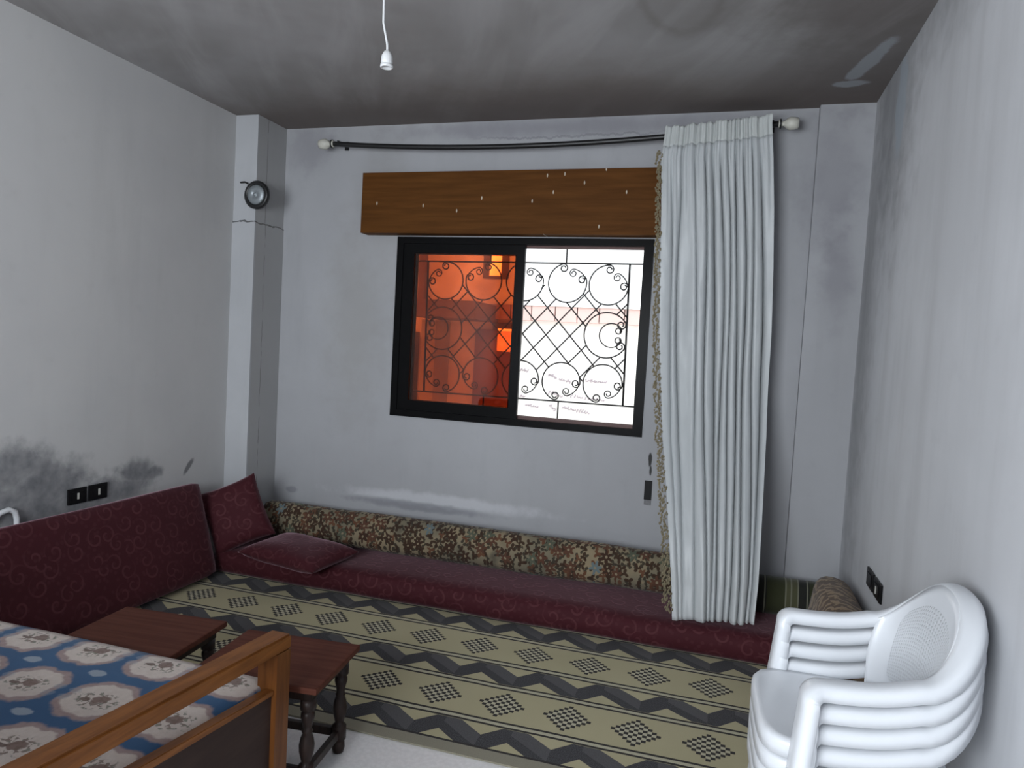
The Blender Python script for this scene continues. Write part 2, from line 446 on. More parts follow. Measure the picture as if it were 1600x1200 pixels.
# ------------------------------------------------------------------ wrought iron grille outside
M_IRON = simple('black wrought iron', (.015, .014, .014), .5, .0, .4, .2, 40)
GY = 4.345
gr = empty('security_grille', (-1.25, GY, 1.0)); tag(gr, 'black wrought iron window grille of lattice bars and curled scrolls', 'grille')
GB = Vector((-1.25, GY, 1.0))
def iron(name, pts, r=.0055, n=5, y=GY):
    bm = bmesh.new(); tube(bm, [Vector((p[0], y, p[1])) - GB for p in pts], r, n)
    return from_bm(name, bm, M_IRON, gr, smooth=True)
GT, GBt = 2.035, 1.165
iron('frame_bar', [(WX0 + .002, GT - .006), (WX1 - .002, GT + .002)]); iron('frame_bar', [(WX0 + .002, GBt - .003), (WX1 - .002, GBt + .003)])
iron('frame_bar', [(-.583, GT), (-.572, GBt)], .007); iron('frame_bar', [(-1.915, GT), (-1.902, GBt)], .007)
for x in (-1.479, -.979):
    iron('anchor_bar', [(x, GT), (x, 2.164)]); iron('anchor_bar', [(x, GBt), (x, 1.003)])
CR = .122
tops = [(-1.785, 1.905), (-1.520, 1.909), (-1.243, 1.912), (-.965, 1.912), (-.705, 1.905)]
bots = [(-1.778, 1.288), (-1.510, 1.288), (-1.238, 1.287), (-.970, 1.290), (-.706, 1.293)]
def spiral(cx, cz, r0, a0, turns, r1=.010, n=26):
    return [(cx + (r0 + (r1 - r0) * i / n) * math.cos(a0 + turns * 2 * math.pi * i / n), cz + (r0 + (r1 - r0) * i / n) * math.sin(a0 + turns * 2 * math.pi * i / n)) for i in range(n + 1)]
def cscroll(cx, cz, R, open_dir, gap, rc=.032):
    """open ring whose two ends curl inwards"""
    pts = []
    a0 = open_dir + gap / 2; a1 = open_dir + 2 * math.pi - gap / 2
    def curl(a, sgn):
        ccx, ccz = cx + (R - rc) * math.cos(a), cz + (R - rc) * math.sin(a)
        return spiral(ccx, ccz, rc, a, sgn * 1.25, .012, 20)
    pts += curl(a0, -1)[::-1]
    n = 40
    pts += [(cx + R * math.cos(a0 + (a1 - a0) * i / n), cz + R * math.sin(a0 + (a1 - a0) * i / n)) for i in range(1, n)]
    pts += curl(a1, 1)
    return pts
def ring_scroll(cx, cz, od, gap):
    iron('scroll', cscroll(cx, cz, CR, od, gap, .027), .0048, 5)
    q = CR - .052; side = -1 if math.cos(od) > 0 else 1
    if math.sin(od) < 0: side = -side
    stem = [(cx + (CR - .004 - .021 * k / 8) * math.cos(od + side * gap / 2 * (1 - k / 8)), cz + (CR - .004 - .021 * k / 8) * math.sin(od + side * gap / 2 * (1 - k / 8))) for k in range(8)]
    iron('curl', stem + spiral(cx + q * math.cos(od), cz + q * math.sin(od), .027, od, -side * 1.4, .009, 20), .0042, 5)
for i, (cx, cz) in enumerate(tops): ring_scroll(cx, cz, math.radians(60 if i in (2, 3) else 42) if i >= 2 else math.radians(120 if i else 138), 1.65)
for i, (cx, cz) in enumerate(bots): ring_scroll(cx, cz, math.radians(-57) if i >= 2 else math.radians(-123), 1.9)
sides = [(-.700, 1.597, 0.0, 1), (-1.795, 1.590, math.pi, -1)]
for cx, cz, od, sg in sides:
    iron('scroll', cscroll(cx, cz, .140, od, 1.3, .030), .0048, 5)
    iron('curl', cscroll(cx + sg * .030, cz, .074, od, 1.25, .022), .0042, 5)
rings = [(c[0], c[1], CR) for c in tops + bots] + [(s[0], s[1], .140) for s in sides]
def lattice(slope):
    k = .0775; v = .0855
    for q in range(-14, 15):
        # line through nodes x = -1.005 + (q)*2k ... clipped to the frame and the rings
        seg = []; N = 260
        for i in range(N + 1):
            z = GBt + (GT - GBt) * i / N
            x = -1.007 + q * 2 * k + slope * (z - 1.668) * k / v
            ok = -1.905 < x < -.577 and all((x - a) ** 2 + (z - b) ** 2 > (r * .985) ** 2 for a, b, r in rings) \
                and 1.36 - .0 < z + .12 and (1.385 if True else 0) - .12 < z < 1.93
            # keep the lattice inside the middle field
            ok = ok and (z < 1.90 and z > 1.30)
            if ok: seg.append((x, z))
            elif seg:
                if len(seg) > 6: iron('lattice_bar', [seg[0], seg[-1]], .0045, 4, GY + .004 * slope)
                seg = []
        if len(seg) > 6: iron('lattice_bar', [seg[0], seg[-1]], .0045, 4, GY + .004 * slope)
lattice(1); lattice(-1)

# ------------------------------------------------------------------ house across the lane
def plaster(name, col, sc=1.5):
    m = Mat(name); v = m.coords('World'); n = m.noise(v, sc, 4, .6); n2 = m.noise(v, sc * 9, 3)
    c = m.mix(n, tuple(a * .9 for a in col), tuple(min(1, a * 1.06) for a in col)); c = m.mix(n2 * .12, c, (.6, .55, .5))
    m.set(Base_Color=c, Roughness=.85, Specular_IOR_Level=.1); m.bump(n2, .1, .01)
    return m.mat
M_WHITEHOUSE = plaster('white house plaster', (.86, .85, .83)); M_CREAM = plaster('cream house plaster', (.80, .77, .72))
M_BRICKY = plaster('pinkish brick ledge', (.60, .42, .38), 4); M_SHADE = plaster('dark brown metal and shade', (.16, .11, .10), 3)
M_DOOR = plaster('rusty red door', (.22, .075, .05), 4); M_POST = plaster('grey post plaster', (.34, .31, .30), 3)
M_INK = plaster('faded wall paint marks', (.40, .35, .37), 12)
def lit(name, col, s):
    m = Mat(name); m.set(Base_Color=(.05, .05, .05), Emission_Color=col, Emission_Strength=s); return m.mat
M_GLOW = lit('added yellow glow pane', (1.0, .80, .42), 9.0)  # glowing panes added to make bright yellow patches behind the amber glass
HY = 9.0
nh = empty('neighbour_house', (-2.0, HY, -.3)); tag(nh, 'white neighbour house with pinkish brick ledge seen through the window', 'house')
nb = (-2.0, HY, -.3)
box_obj('upper_wall', (-9, HY, 2.04), (4, HY + .3, 7.0), M_WHITEHOUSE, nh, 0, nb)
box_obj('lower_wall', (-9, HY + .02, -.3), (4, HY + .3, 2.04), M_CREAM, nh, 0, nb)
random.seed(4)
x = -3.0
while x < 1.5:                                             # ledge of single bricks, told apart through the open half
    w = .30 + random.uniform(-.02, .02)
    box_obj('brick', (x, HY - .10 - random.uniform(0, .015), 1.845 + random.uniform(-.008, .008)), (x + w - .012, HY + .02, 2.035), M_BRICKY, nh, .006, nb); x += w
box_obj('ledge_cap', (-3.0, HY - .13, 2.036), (1.5, HY, 2.056), M_CREAM, nh, 0, nb)
aw = box_obj('shade_box', (-3.78, HY - .9, 1.80), (-2.92, HY + .02, 2.02), M_SHADE, nh, .01, nb)  # dark box standing in for the shaded area left of the ledge
box_obj('door', (-3.22, HY - .03, .20), (-2.62, HY + .02, 1.70), M_DOOR, nh, .01, nb)
box_obj('pillar', (-3.80, HY - .5, -.3), (-3.60, HY + .02, 1.78), M_POST, nh, .01, nb)
box_obj('pillar', (-4.35, HY - .5, -.3), (-4.05, HY + .02, 1.62), M_POST, nh, .01, nb)
box_obj('drain_pipe', (-4.02, HY - .2, 1.9), (-3.92, HY - .1, 3.2), M_SHADE, nh, .03, nb)
wq = box_obj('window', (-2.98, HY - .02, 1.38), (-2.60, HY + .02, 1.80), M_SHADE, nh, .01, nb)  # added panel, its glowing pane makes a bright patch
box_obj('pane', (-2.90, HY - .03, 1.42), (-2.64, HY - .021, 1.72), M_GLOW, wq, 0, nb)
wq = box_obj('window', (-3.16, HY - .02, 2.38), (-2.80, HY + .02, 2.85), M_SHADE, nh, .01, nb)  # second added panel with a glowing pane, higher up
box_obj('pane', (-3.06, HY - .03, 2.42), (-2.90, HY - .021, 2.78), M_GLOW, wq, 0, nb)
# faded hand-painted marks low on the wall: short strokes, row by row as in the photograph
def stroke_run(px0, px1, py0, py1, n, seed):
    random.seed(seed); bm = bmesh.new(); N = Vector(nb)
    for i in range(n):
        f = (i + .5) / n; cx = px0 + (px1 - px0) * f; cyy = py0 + (py1 - py0) * f
        a = random.uniform(-1.2, 1.2); L = random.uniform(2.5, 5.5)
        pts = []
        for k in range(5):
            tt = k / 4 - .5
            q = at_y(cx + L * tt * math.cos(a) + 1.5 * math.sin(k * 1.7 + i), cyy + L * tt * math.sin(a) * 1.3 + 1.2 * math.cos(k * 2.1 + i), HY + .014)
            pts.append(q - N)
        tube(bm, pts, .0075, 4)
    return from_bm('painted_writing', bm, M_INK, nh)
for k, a in enumerate(((812, 826, 577, 580, 4), (856, 870, 585, 590, 5), (873, 892, 592, 597, 5), (914, 948, 594, 598, 9), (812, 820, 618, 620, 3),
                       (856, 880, 612, 620, 6), (884, 945, 618, 626, 11), (820, 842, 632, 636, 5), (858, 868, 632, 642, 4), (878, 922, 636, 646, 12))):
    stroke_run(*a, k + 3)
tag(box_obj('lane_ground', (-12, 4.4, -.42), (6, 9.0, -.3), M_CREAM), 'pale paved lane outside the window', 'ground', kind='structure')

# ------------------------------------------------------------------ curtain rod and curtain
M_ROD = simple('black curtain rod', (.012, .012, .013), .4, 0, .5, .2, 30)
M_IVORY = simple('ivory finial', (.55, .54, .48), .4, 0, .5, .15, 60)
RY = 4.076
rod = empty('curtain_rod', (-1.15, RY, 2.70)); tag(rod, 'sagging black curtain rod with ivory tulip finials above the window', 'curtain rod')
RB = Vector((-1.15, RY, 2.70))
def rod_z(x):
    t = (x + 2.50) / 2.70
    return 2.735 + (2.765 - 2.735) * t - .062 * 4 * t * (1 - t) * (1.0 if t < .75 else 1.0)
bm = bmesh.new(); tube(bm, [Vector((-2.50 + 2.70 * i / 40, RY, rod_z(-2.50 + 2.70 * i / 40))) - RB for i in range(41)], .0155, 10)
from_bm('pole', bm, M_ROD, rod, smooth=True)
for sx, x0 in ((-1, -2.50), (1, .20)):
    zc = rod_z(x0)
    bm = bmesh.new(); lathe(bm, [(a, sx * b) for a, b in ((.012, -.004), (.022, 0), (.022, .010), (.013, .016), (.013, .026), (.024, .036), (.034, .055), (.032, .080), (.028, .098), (.020, .100), (.016, .085))], 14, 'X')
    f = from_bm('finial', bm, M_IVORY, rod, Vector((x0, RY, zc)) - RB, (0, 0, 0), True)
    bm = bmesh.new(); lathe(bm, [(.026, sx * .004), (.026, sx * .012)], 14, 'X'); from_bm('collar', bm, M_ROD, f, smooth=True)
    bm = bmesh.new()
    tube(bm, [(x0 - sx * .03, RY + .002, zc + .017), (x0 - sx * .03, RY + .05, zc + .02), (x0 - sx * .03, D - .008, zc + .02)], .006, 6)
    box(bm, (x0 - sx * .03 - .014, D - .009, zc - .01), (x0 - sx * .03 + .014, D - .0015, zc + .045), .001)
    for vv in bm.verts: vv.co -= RB
    from_bm('bracket', bm, M_ROD, rod)

def satin_material():
    m = Mat('pale grey satin'); v = m.coords('UV'); x, y, z = m.sep(v)
    n = m.noise(m.scale(v, (3, 60, 1)), 3.0, 3); n2 = m.noise(v, 1.7, 3); w = m.noise(m.scale(v, (220, 12, 1)), 1.0, 2)
    c = m.mix(n2, (.44, .465, .48), (.54, .565, .575)); c = m.mix(m.ramp(w, .4, .7) * .15, c, (.60, .62, .62))
    m.set(Base_Color=c, Roughness=.42, Specular_IOR_Level=.5, Sheen_Weight=.25, Sheen_Roughness=.4)
    m.bump(n, .12, .002)
    return m.mat
M_SATIN = satin_material()
def heading_material():
    m = Mat('gathered heading satin'); v = m.coords('UV'); n2 = m.noise(v, 6, 3)
    m.set(Base_Color=m.mix(n2, (.46, .485, .485), (.55, .575, .56)), Roughness=.45, Sheen_Weight=.25)
    return m.mat
M_HEAD = heading_material()
def curtain_y(z):
    t = max(0.0, min(1.0, (1.35 - z) / 1.05)); s = t * t * (3 - 2 * t)
    return 4.045 - .365 * s - (.03 if z < .32 else 0) * min(1, (.32 - z) / .15)
edge_l = [(2.80, 1040, 208), (2.45, 1029, 270), (0, 0, 0)]
# edges taken from the photograph at rows; each lands on the hanging cloth's own depth
rows_l = [(1040, 210), (1034, 250), (1034, 330), (1032, 420), (1031, 520), (1033, 600), (1036, 680), (1042, 760), (1047, 850), (1050, 915), (1051, 966)]
rows_r = [(1206, 196), (1208, 250), (1209, 330), (1208, 420), (1205, 520), (1200, 600), (1197, 680), (1193, 760), (1188, 850), (1184, 915), (1178, 968)]
def settle(px, py):
    Y = 4.0
    for _ in range(12): q = at_y(px, py, Y); Y = curtain_y(q.z)
    return q
EL = sorted([(settle(*p).z, settle(*p).x) for p in rows_l]); ER = sorted([(settle(*p).z, settle(*p).x) for p in rows_r])
def interp(t, z):
    if z <= t[0][0]: return t[0][1]
    for (a, b), (c, d) in zip(t[:-1], t[1:]):
        if z <= c: return b + (d - b) * (z - a) / (c - a)
    return t[-1][1]
CREASES = [(.09, .10, .08, .35, .35, .2), (.19, .16, .13, .7, .7, .25), (.31, .33, .285, .8, .55, 1.0), (.40, .42, .41, .75, .9, 1.1), (.47, .505, .475, .8, .8, .3),
           (.535, .575, .54, .8, 1.0, .55), (.60, .645, .62, .8, .7, .3), (.67, .70, .71, .8, 1.0, .6), (.74, .765, .80, .8, .8, .35), (.815, .845, .885, .8, 1.0, .5), (.895, .92, .955, .7, .7, .3)]
def fold(u, v):
    """depth (negative = towards the wall) and sideways shift of the cloth; u across, v from top 0 to hem 1"""
    d = 0.0; sh = 0.0
    g = max(0.0, min(1.0, (v - .03) / .22))
    for k, (a, b, c, da, db, dc) in enumerate(CREASES):
        t = v / .4 if v < .4 else (v - .4) / .6
        t = t * t * (3 - 2 * t)
        uc = (a + (b - a) * t) if v < .4 else (b + (c - b) * t)
        dep = (da + (db - da) * t) if v < .4 else (db + (dc - db) * t)
        uc += .010 * math.sin(7 * v + 2.3 * k) * g
        w = .012 + .003 * math.sin(k * 1.9) + .008 * v
        q = (u - uc) / w
        if abs(q) < 4:
            e = math.exp(-q * q)
            d -= dep * (.014 + .046 * g) * (1 + .25 * u + (.9 * g if u > .38 else 0)) * e
            sh -= dep * .014 * g * q * math.exp(-q * q * .6)
    d += (.016 * math.sin(2 * math.pi * (2.6 * u + .2 * math.sin(3 * v)) + .8)) * g
    d += .005 * (1 - g) * math.sin(2 * math.pi * 22 * u + 3 * math.sin(9 * u))
    d += .008 * noise.noise(Vector((u * 7, v * 9, 2.0))) + .004 * noise.noise(Vector((u * 16, v * 26, 5.0)))
    return d, sh
ZT, ZB = 2.775, .158
def curtain_point(u, v):
    zl = ZT - .085 + (.0) ; 
    top = rod_z(-.40 + .58 * u) + .020 + .008 * math.sin(61 * u + 2 * math.sin(17 * u)) * .6
    z = top + (ZB + .035 * u - top) * v + (.012 * math.sin(u * 9) if v > .98 else 0) * 0
    xl, xr = interp(EL, z), interp(ER, z)
    d, sh = fold(u, v)
    edge = min(1, u * 12, (1 - u) * 12)
    y = curtain_y(z) - .034 - d * (.4 + .6 * edge)
    if z > .40: y = min(y, 4.052 if z > 2.6 else (4.078 if u < .40 else 4.078 + .09 * min(1, (u - .40) / .06, (2.6 - z) / .15)))
    return Vector((xl + (xr - xl) * u + sh * edge, y, z))
cur = empty('curtain', (-.1, 4.04, .15)); tag(cur, 'pale grey satin curtain gathered in long folds beside the window', 'curtain')
CB = Vector((-.1, 4.04, .15))
def cloth_grid(name, u0, u1, v0, v1, nu, nv, mat, off=0.0):
    vl = []; fs = []; uvs = []
    for j in range(nv + 1):
        for i in range(nu + 1):
            u = u0 + (u1 - u0) * i / nu; v = v0 + (v1 - v0) * j / nv
            vl.append(curtain_point(u, v) + Vector((0, -off, 0)) - CB); uvs.append((u * 1.6, v * 2.6))
    for j in range(nv):
        for i in range(nu):
            a = j * (nu + 1) + i; fs.append((a, a + nu + 1, a + nu + 2, a + 1))
    me = bpy.data.meshes.new(name); me.from_pydata(vl, [], fs); me.update()
    uv = me.uv_layers.new(name='UVMap')
    for lp in me.loops: uv.data[lp.index].uv = uvs[lp.vertex_index]
    o = link(name, me, mat, cur, smooth=True)
    s = o.modifiers.new('thickness', 'SOLIDIFY'); s.thickness = .0025; s.offset = 0
    return o
cloth_grid('cloth', 0, 1, .036, 1, 260, 120, M_SATIN)
cloth_grid('heading', 0, 1, -.006, .036, 260, 10, M_HEAD, .0015)
# braided fringe along the window-side edge
M_FRINGE = simple('beige gold braid', (.25, .215, .14), .7, 0, .2, .75, 120, .4)
random.seed(11); bm = bmesh.new()
for i in range(420):
    v = .045 + .935 * i / 419; k_ = 1 + .7 * v
    c = curtain_point(0, v) - CB + Vector((-.014 * k_ + .003 * math.sin(i * .5), -.006, 0))
    for k in range(2):
        q = c + Vector((random.uniform(-.012, .014) * k_, random.uniform(-.007, .005), random.uniform(-.004, .004)))
        dr = Vector((random.uniform(-.4, .3), random.uniform(-.3, .3), -1)).normalized() * random.uniform(.008, .020)
        tube(bm, [q, q + dr * .5, q + dr], .004, 4, True, [.003, .0052, .002])
tag(from_bm('fringe', bm, M_FRINGE, cur), 'beige braided fringe')

# ------------------------------------------------------------------ small fixtures on the walls
M_PLATE = simple('black plastic plate', (.008, .008, .009), .35, 0, .15, .2, 40)
M_KEY = simple('off-white switch key', (.55, .54, .5), .4, 0, .5, .1, 40)
def plate(name, centre, axis_x, w, hgt, label, group=None, key=True):
    """axis_x = +1 plate faces +x (left wall), -1 faces -x (right wall)"""
    t = empty(name, centre)
    tag(t, label, 'socket', group)
    bm = bmesh.new(); box(bm, (0.0008 if axis_x > 0 else -.010, -w / 2, -hgt / 2), (.010 if axis_x > 0 else -.0008, w / 2, hgt / 2), .003)
    from_bm('cover_plate', bm, M_PLATE, t)
    bm = bmesh.new(); s = axis_x
    box(bm, (min(s * .0102, s * .013), -w * .30, -hgt * .30), (max(s * .0102, s * .013), w * .30, hgt * .30), .001)
    ins = from_bm('insert', bm, M_PLATE, t)
    if key:
        bm = bmesh.new(); box(bm, (min(s * .0132, s * .0165), -w * .045, -hgt * .20), (max(s * .0132, s * .0165), w * .045, hgt * .20), .0008)
        from_bm('switch_key', bm, M_KEY, ins)
    return t
plate('wall_switch', (XL, 2.777, .616), 1, .108, .080, 'black switch plate on the damp-stained wall, the one nearer the white cable loop')
plate('wall_switch', (XL, 2.902, .616), 1, .112, .082, 'black switch plate on the damp-stained wall, the one nearer the corner pilaster')
plate('wall_socket', (XR, 3.335, .578), -1, .130, .078, 'blank black wall plate above the brown cushion, nearer the far corner pilaster', key=False)
plate('wall_socket', (XR, 3.185, .578), -1, .130, .078, 'black wall plate with pale key slot on the wall above the stacked chairs')
# flue cover
M_ZINC = simple('dull zinc', (.30, .33, .35), .45, .5, .5, .35, 25, .2)
fc = empty('flue_cover', (-2.913, 3.889, 2.368)); tag(fc, 'round grey metal flue cover with black rim on the cracked pilaster', 'vent cover')
bm = bmesh.new(); lathe(bm, [(.088, -.001), (.090, -.022), (.080, -.030), (.066, -.028), (.062, -.018)], 28, 'Y'); from_bm('rim', bm, M_ROD, fc, smooth=True)
bm = bmesh.new(); lathe(bm, [(.0645, -.020), (.060, -.030), (.040, -.036), (.020, -.037), (.018, -.033), (.012, -.033), (.010, -.040), (.001, -.041)], 28, 'Y'); from_bm('disc', bm, M_ZINC, fc, smooth=True)
bm = bmesh.new(); tube(bm, [(-.075, -.012, .075), (-.10, -.006, .085), (-.135, -.004, .083)], .006, 6); from_bm('wire_hook', bm, M_ROD, fc)
# open junction box beside the curtain, its dark inside drawn as a black plate
jb = empty('junction_box', (-.372, D, .69)); tag(jb, 'small open black junction box in the wall beside the curtain fringe', 'junction box')
bm = bmesh.new(); box(bm, (-.022, -.0035, -.055), (.022, -.0008, .060), .001); from_bm('box', bm, M_PLATE, jb)
bm = bmesh.new(); box(bm, (-.020, -.006, -.085), (.020, -.0008, -.0555), .001); from_bm('plaster_lip', bm, simple('broken plaster', (.22, .22, .23), .9, 0, .2, .4, 60, .5), jb)
# white cable loop behind the standing mattress
cb = empty('cable', (XL + .02, 2.41, .53)); tag(cb, 'short loop of white cable by the damp wall above the burgundy mattress', 'cable')
bm = bmesh.new(); tube(bm, [(.0, -.09, .055), (.0, -.045, .085), (.0, -.005, .095), (.0, .026, .078), (.0, .036, .045), (.0, .038, .0), (.0, .038, -.06)], .013, 8)
from_bm('loop', bm, simple('white cable', (.68, .70, .72), .4, 0, .5, .08, 40), cb, smooth=True)
# bulb holder on its cord
M_WHITEPL = simple('white holder plastic', (.72, .73, .74), .35, 0, .5, .06, 50)
LY = 2.35
lb = at_y(604, 106, LY); lt = at_y(604, 79, LY); lc = at_y(600, 0, LY)
ph = empty('pendant_lamp_holder', (lb.x, LY, lb.z)); tag(ph, 'empty white bulb holder hanging from the ceiling on a cord', 'lamp holder')
hh = lt.z - lb.z
bm = bmesh.new(); lathe(bm, [(.0195, .012), (.0215, .018), (.0205, hh * .55), (.0195, hh * .68), (.012, hh * .92), (.005, hh)], 18); from_bm('socket_body', bm, M_WHITEPL, ph, smooth=True)
bm = bmesh.new(); lathe(bm, [(.0165, .012), (.0225, .011), (.0235, .004), (.0225, 0), (.0175, 0), (.0165, .010)], 18); from_bm('socket_ring', bm, M_WHITEPL, ph, smooth=True)
bm = bmesh.new(); lathe(bm, [(.0160, .0105), (.0160, .0112)], 14); from_bm('contact', bm, M_ROD, ph)
bm = bmesh.new()
tube(bm, [Vector((0, 0, hh)), Vector((-.001, 0, hh + .02)), Vector((lc.x - lb.x + .002, 0, hh + .10)), Vector((lc.x - lb.x, 0, lc.z - lb.z)), Vector((lc.x - lb.x + .004, 0, H - .002 - lb.z))], .0042, 6)
from_bm('cord', bm, M_WHITEPL, ph, smooth=True)

# ------------------------------------------------------------------ rug
def rug_material():
    m = Mat('woven rug'); v = m.coords('UV'); x, y, z = m.sep(v)
    wob = (m.noise(v, 5, 2) - .5) * .010; fine = m.noise(v, 260, 2); cl = m.noise(v, 2.2, 3)
    yy = y + wob
    P = .508
    q = (yy - 3.256 + P / 2).mod(P) - P / 2                      # 0 at the row of diamonds
    cream = m.mix(cl, (.40, .36, .21), (.50, .45, .29)); cream = m.mix(fine * .3, cream, (.30, .27, .17))
    dark = m.mix(m.ramp(fine, .35, .75), (.022, .021, .024), (.085, .083, .090)); line = (.022, .019, .017)
    # zigzag ribbon in the band between
    s = (yy - 3.002 + P / 2).mod(P) - P / 2                      # 0 at the ribbon middle
    tq = ((x + .791) / .277).mod(1.0)                            # 0 at the low point
    up = tq / .40; dn = (1.0 - tq) / .60
    tri = up.min(dn) * 2.0 - 1.0
    rib = (s - tri * .058).abs().lt(.067) * s.abs().lt(.083)
    rib = rib * q.abs().gt(.172)
    dark = m.mix(tq.gt(.40) * (s - tri * .058).gt(-.012) * .6, dark, m.mix(fine, (.07, .068, .070), (.13, .127, .130)))
    # single thin light line through the falling ribbon
    col = m.mix(rib, cream, dark)
    ln = (q.abs() - .148).abs()
    pair = ln.gt(.0095) * ln.lt(.0225)
    col = m.mix(ln.lt(.0225), col, (.46, .43, .31)); col = m.mix(pair, col, line)
    # diamonds of little checks
    c = .0178
    dx = (x + .783 + .277 / 2).mod(.277) - .277 / 2
    i = (dx / c + .5).floor(); j = (q / c + .5).floor()
    inside = (i.abs() + j.abs()).lt(5.5)
    chk = (i + j).mod(2.0).gt(.5)
    col = m.mix(inside * chk, col, line); col = m.mix(inside * (1.0 - chk) * .45, col, (.58, .55, .44))
    # plain darker strip along the free edge
    bd = y.lt(2.418); col = m.mix(bd, col, m.mix(fine, (.20, .185, .14), (.30, .28, .21)))
    col = m.mix((y - 2.42).abs().lt(.006), col, line)
    m.set(Base_Color=col, Roughness=.9, Specular_IOR_Level=.15, Sheen_Weight=.1)
    m.bump(fine, .25, .003)
    return m.mat
RX0, RX1, RY0, RY1 = -2.98, .60, 2.352, 4.10
bm = bmesh.new()
nx, ny = 70, 34
g = [[None] * (ny + 1) for _ in range(nx + 1)]
for i in range(nx + 1):
    for j in range(ny + 1):
        px_, py_ = RX0 + (RX1 - RX0) * i / nx, RY0 + (RY1 - RY0) * j / ny
        g[i][j] = bm.verts.new((px_, py_, .0075 + .0022 * noise.noise(Vector((px_ * 4, py_ * 4, 0)))))
for i in range(nx):
    for j in range(ny): bm.faces.new((g[i][j], g[i + 1][j], g[i + 1][j + 1], g[i][j + 1]))
bnd = [e for e in bm.edges if e.is_boundary]
r = bmesh.ops.extrude_edge_only(bm, edges=bnd)
for vv in [q for q in r['geom'] if isinstance(q, bmesh.types.BMVert)]: vv.co.z = .0008
uvl = bm.loops.layers.uv.new('UVMap')
for f in bm.faces:
    for l in f.loops: l[uvl].uv = (l.vert.co.x, l.vert.co.y)
bmesh.ops.recalc_face_normals(bm, faces=bm.faces[:])
tag(from_bm('rug', bm, rug_material()), 'cream woven rug with dark zigzag bands and checked diamonds', 'rug')

# ------------------------------------------------------------------ floor seating
def brocade_material():
    m = Mat('burgundy brocade'); v = m.coords('UV')
    n = m.noise(v, 30, 3); big = m.noise(v, 2.0, 3)
    dv = m.n.new('ShaderNodeVectorMath'); dv.operation = 'ADD'; m.l.new(v, dv.inputs[0])
    vo = m.voronoi(v, 9.5, .85)
    df = m.n.new('ShaderNodeVectorMath'); df.operation = 'SUBTRACT'; m.l.new(v, df.inputs[0]); m.l.new(vo.outputs['Position'], df.inputs[1])
    a, b, _ = m.sep(df.outputs[0])
    ang = m.op('ARCTAN2', b, a); d = (a * a + b * b).sqrt(); rn = m.sep(vo.outputs['Color'])[0]
    sg = rn.gt(.5) * 2.0 - 1.0
    sp = (ang * sg + d * 150.0 + rn * 6.0).sin()
    curl = m.ramp(sp, .45, .95) * (1.0 - m.ramp(d, .040, .058)) * m.ramp(d, .004, .012)
    vo2 = m.voronoi(v, 24, 1.0); spk = 1.0 - m.ramp(S(m, vo2.outputs['Distance']), .14, .30)
    pat = (curl * .8).max(spk * .28) * (m.noise(v, 7, 2) * .9 + .3)
    base = m.mix(big, (.042, .0065, .010), (.068, .0125, .018))
    col = m.mix(pat * .6, base, (.15, .052, .058)); col = m.mix(n * .18, col, (.04, .008, .012))
    m.set(Base_Color=col, Roughness=.75, Specular_IOR_Level=.2, Sheen_Weight=.55, Sheen_Roughness=.35, Sheen_Tint=(.75, .5, .58))
    m.bump(pat + n * .4, .25, .004)
    return m.mat
M_BROC = brocade_material()
def floral_material():
    m = Mat('floral print'); v0 = m.coords('UV'); x, y, z = m.sep(v0)
    nz = m.noise(v0, 11, 3); nz2 = m.noise(m.scale(v0, (1, 1, 1)), 13, 3)
    v = m.vec(x + (nz - .5) * .028, y + (nz2 - .5) * .028, 0.0)
    def layer(sc, lobes, rad, dep):
        vo = m.voronoi(v, sc, .9)
        df = m.n.new('ShaderNodeVectorMath'); df.operation = 'SUBTRACT'; m.l.new(v, df.inputs[0]); m.l.new(vo.outputs['Position'], df.inputs[1])
        a, b, _ = m.sep(df.outputs[0]); c = m.sep(vo.outputs['Color'])
        ang = m.op('ARCTAN2', b, a); d = (a * a + b * b).sqrt()
        edge = ((ang * float(lobes) + c[1] * 6.28).cos() * dep + 1.0) * (rad / sc)
        return d.lt(edge), c, d
    l1, c1, d1 = layer(19, 3, .33, .60); l2, c2, d2 = layer(10.5, 6, .29, .40); l3, c3, d3 = layer(30, 2, .38, .7)
    big = m.noise(v0, 3.0, 3)
    col = m.mix(m.ramp(big, .35, .65), (.27, .215, .135), (.17, .15, .105))
    col = m.mix(l3 * c3[0].gt(.35) * .9, col, (.035, .028, .020))
    col = m.mix(l1 * .95, col, m.mix(c1[0].gt(.72), (.045, .024, .015), (.12, .052, .028)))
    fl = m.mix(c2[0].gt(.80), m.mix(c2[2].gt(.5), (.050, .026, .017), (.095, .045, .028)), m.mix(c2[2].gt(.5), (.13, .165, .17), (.09, .10, .07)))
    col = m.mix(l2 * c2[1].gt(.25), col, fl)
    col = m.mix(d2.lt(.007), col, (.25, .20, .13))
    col = m.mix(m.ramp(m.noise(v0, 6, 3), .55, .8) * .6, col, (.030, .026, .022))
    m.set(Base_Color=col, Roughness=.85, Specular_IOR_Level=.15, Sheen_Weight=.12)
    m.bump(m.noise(v0, 60, 2), .2, .003)
    return m.mat
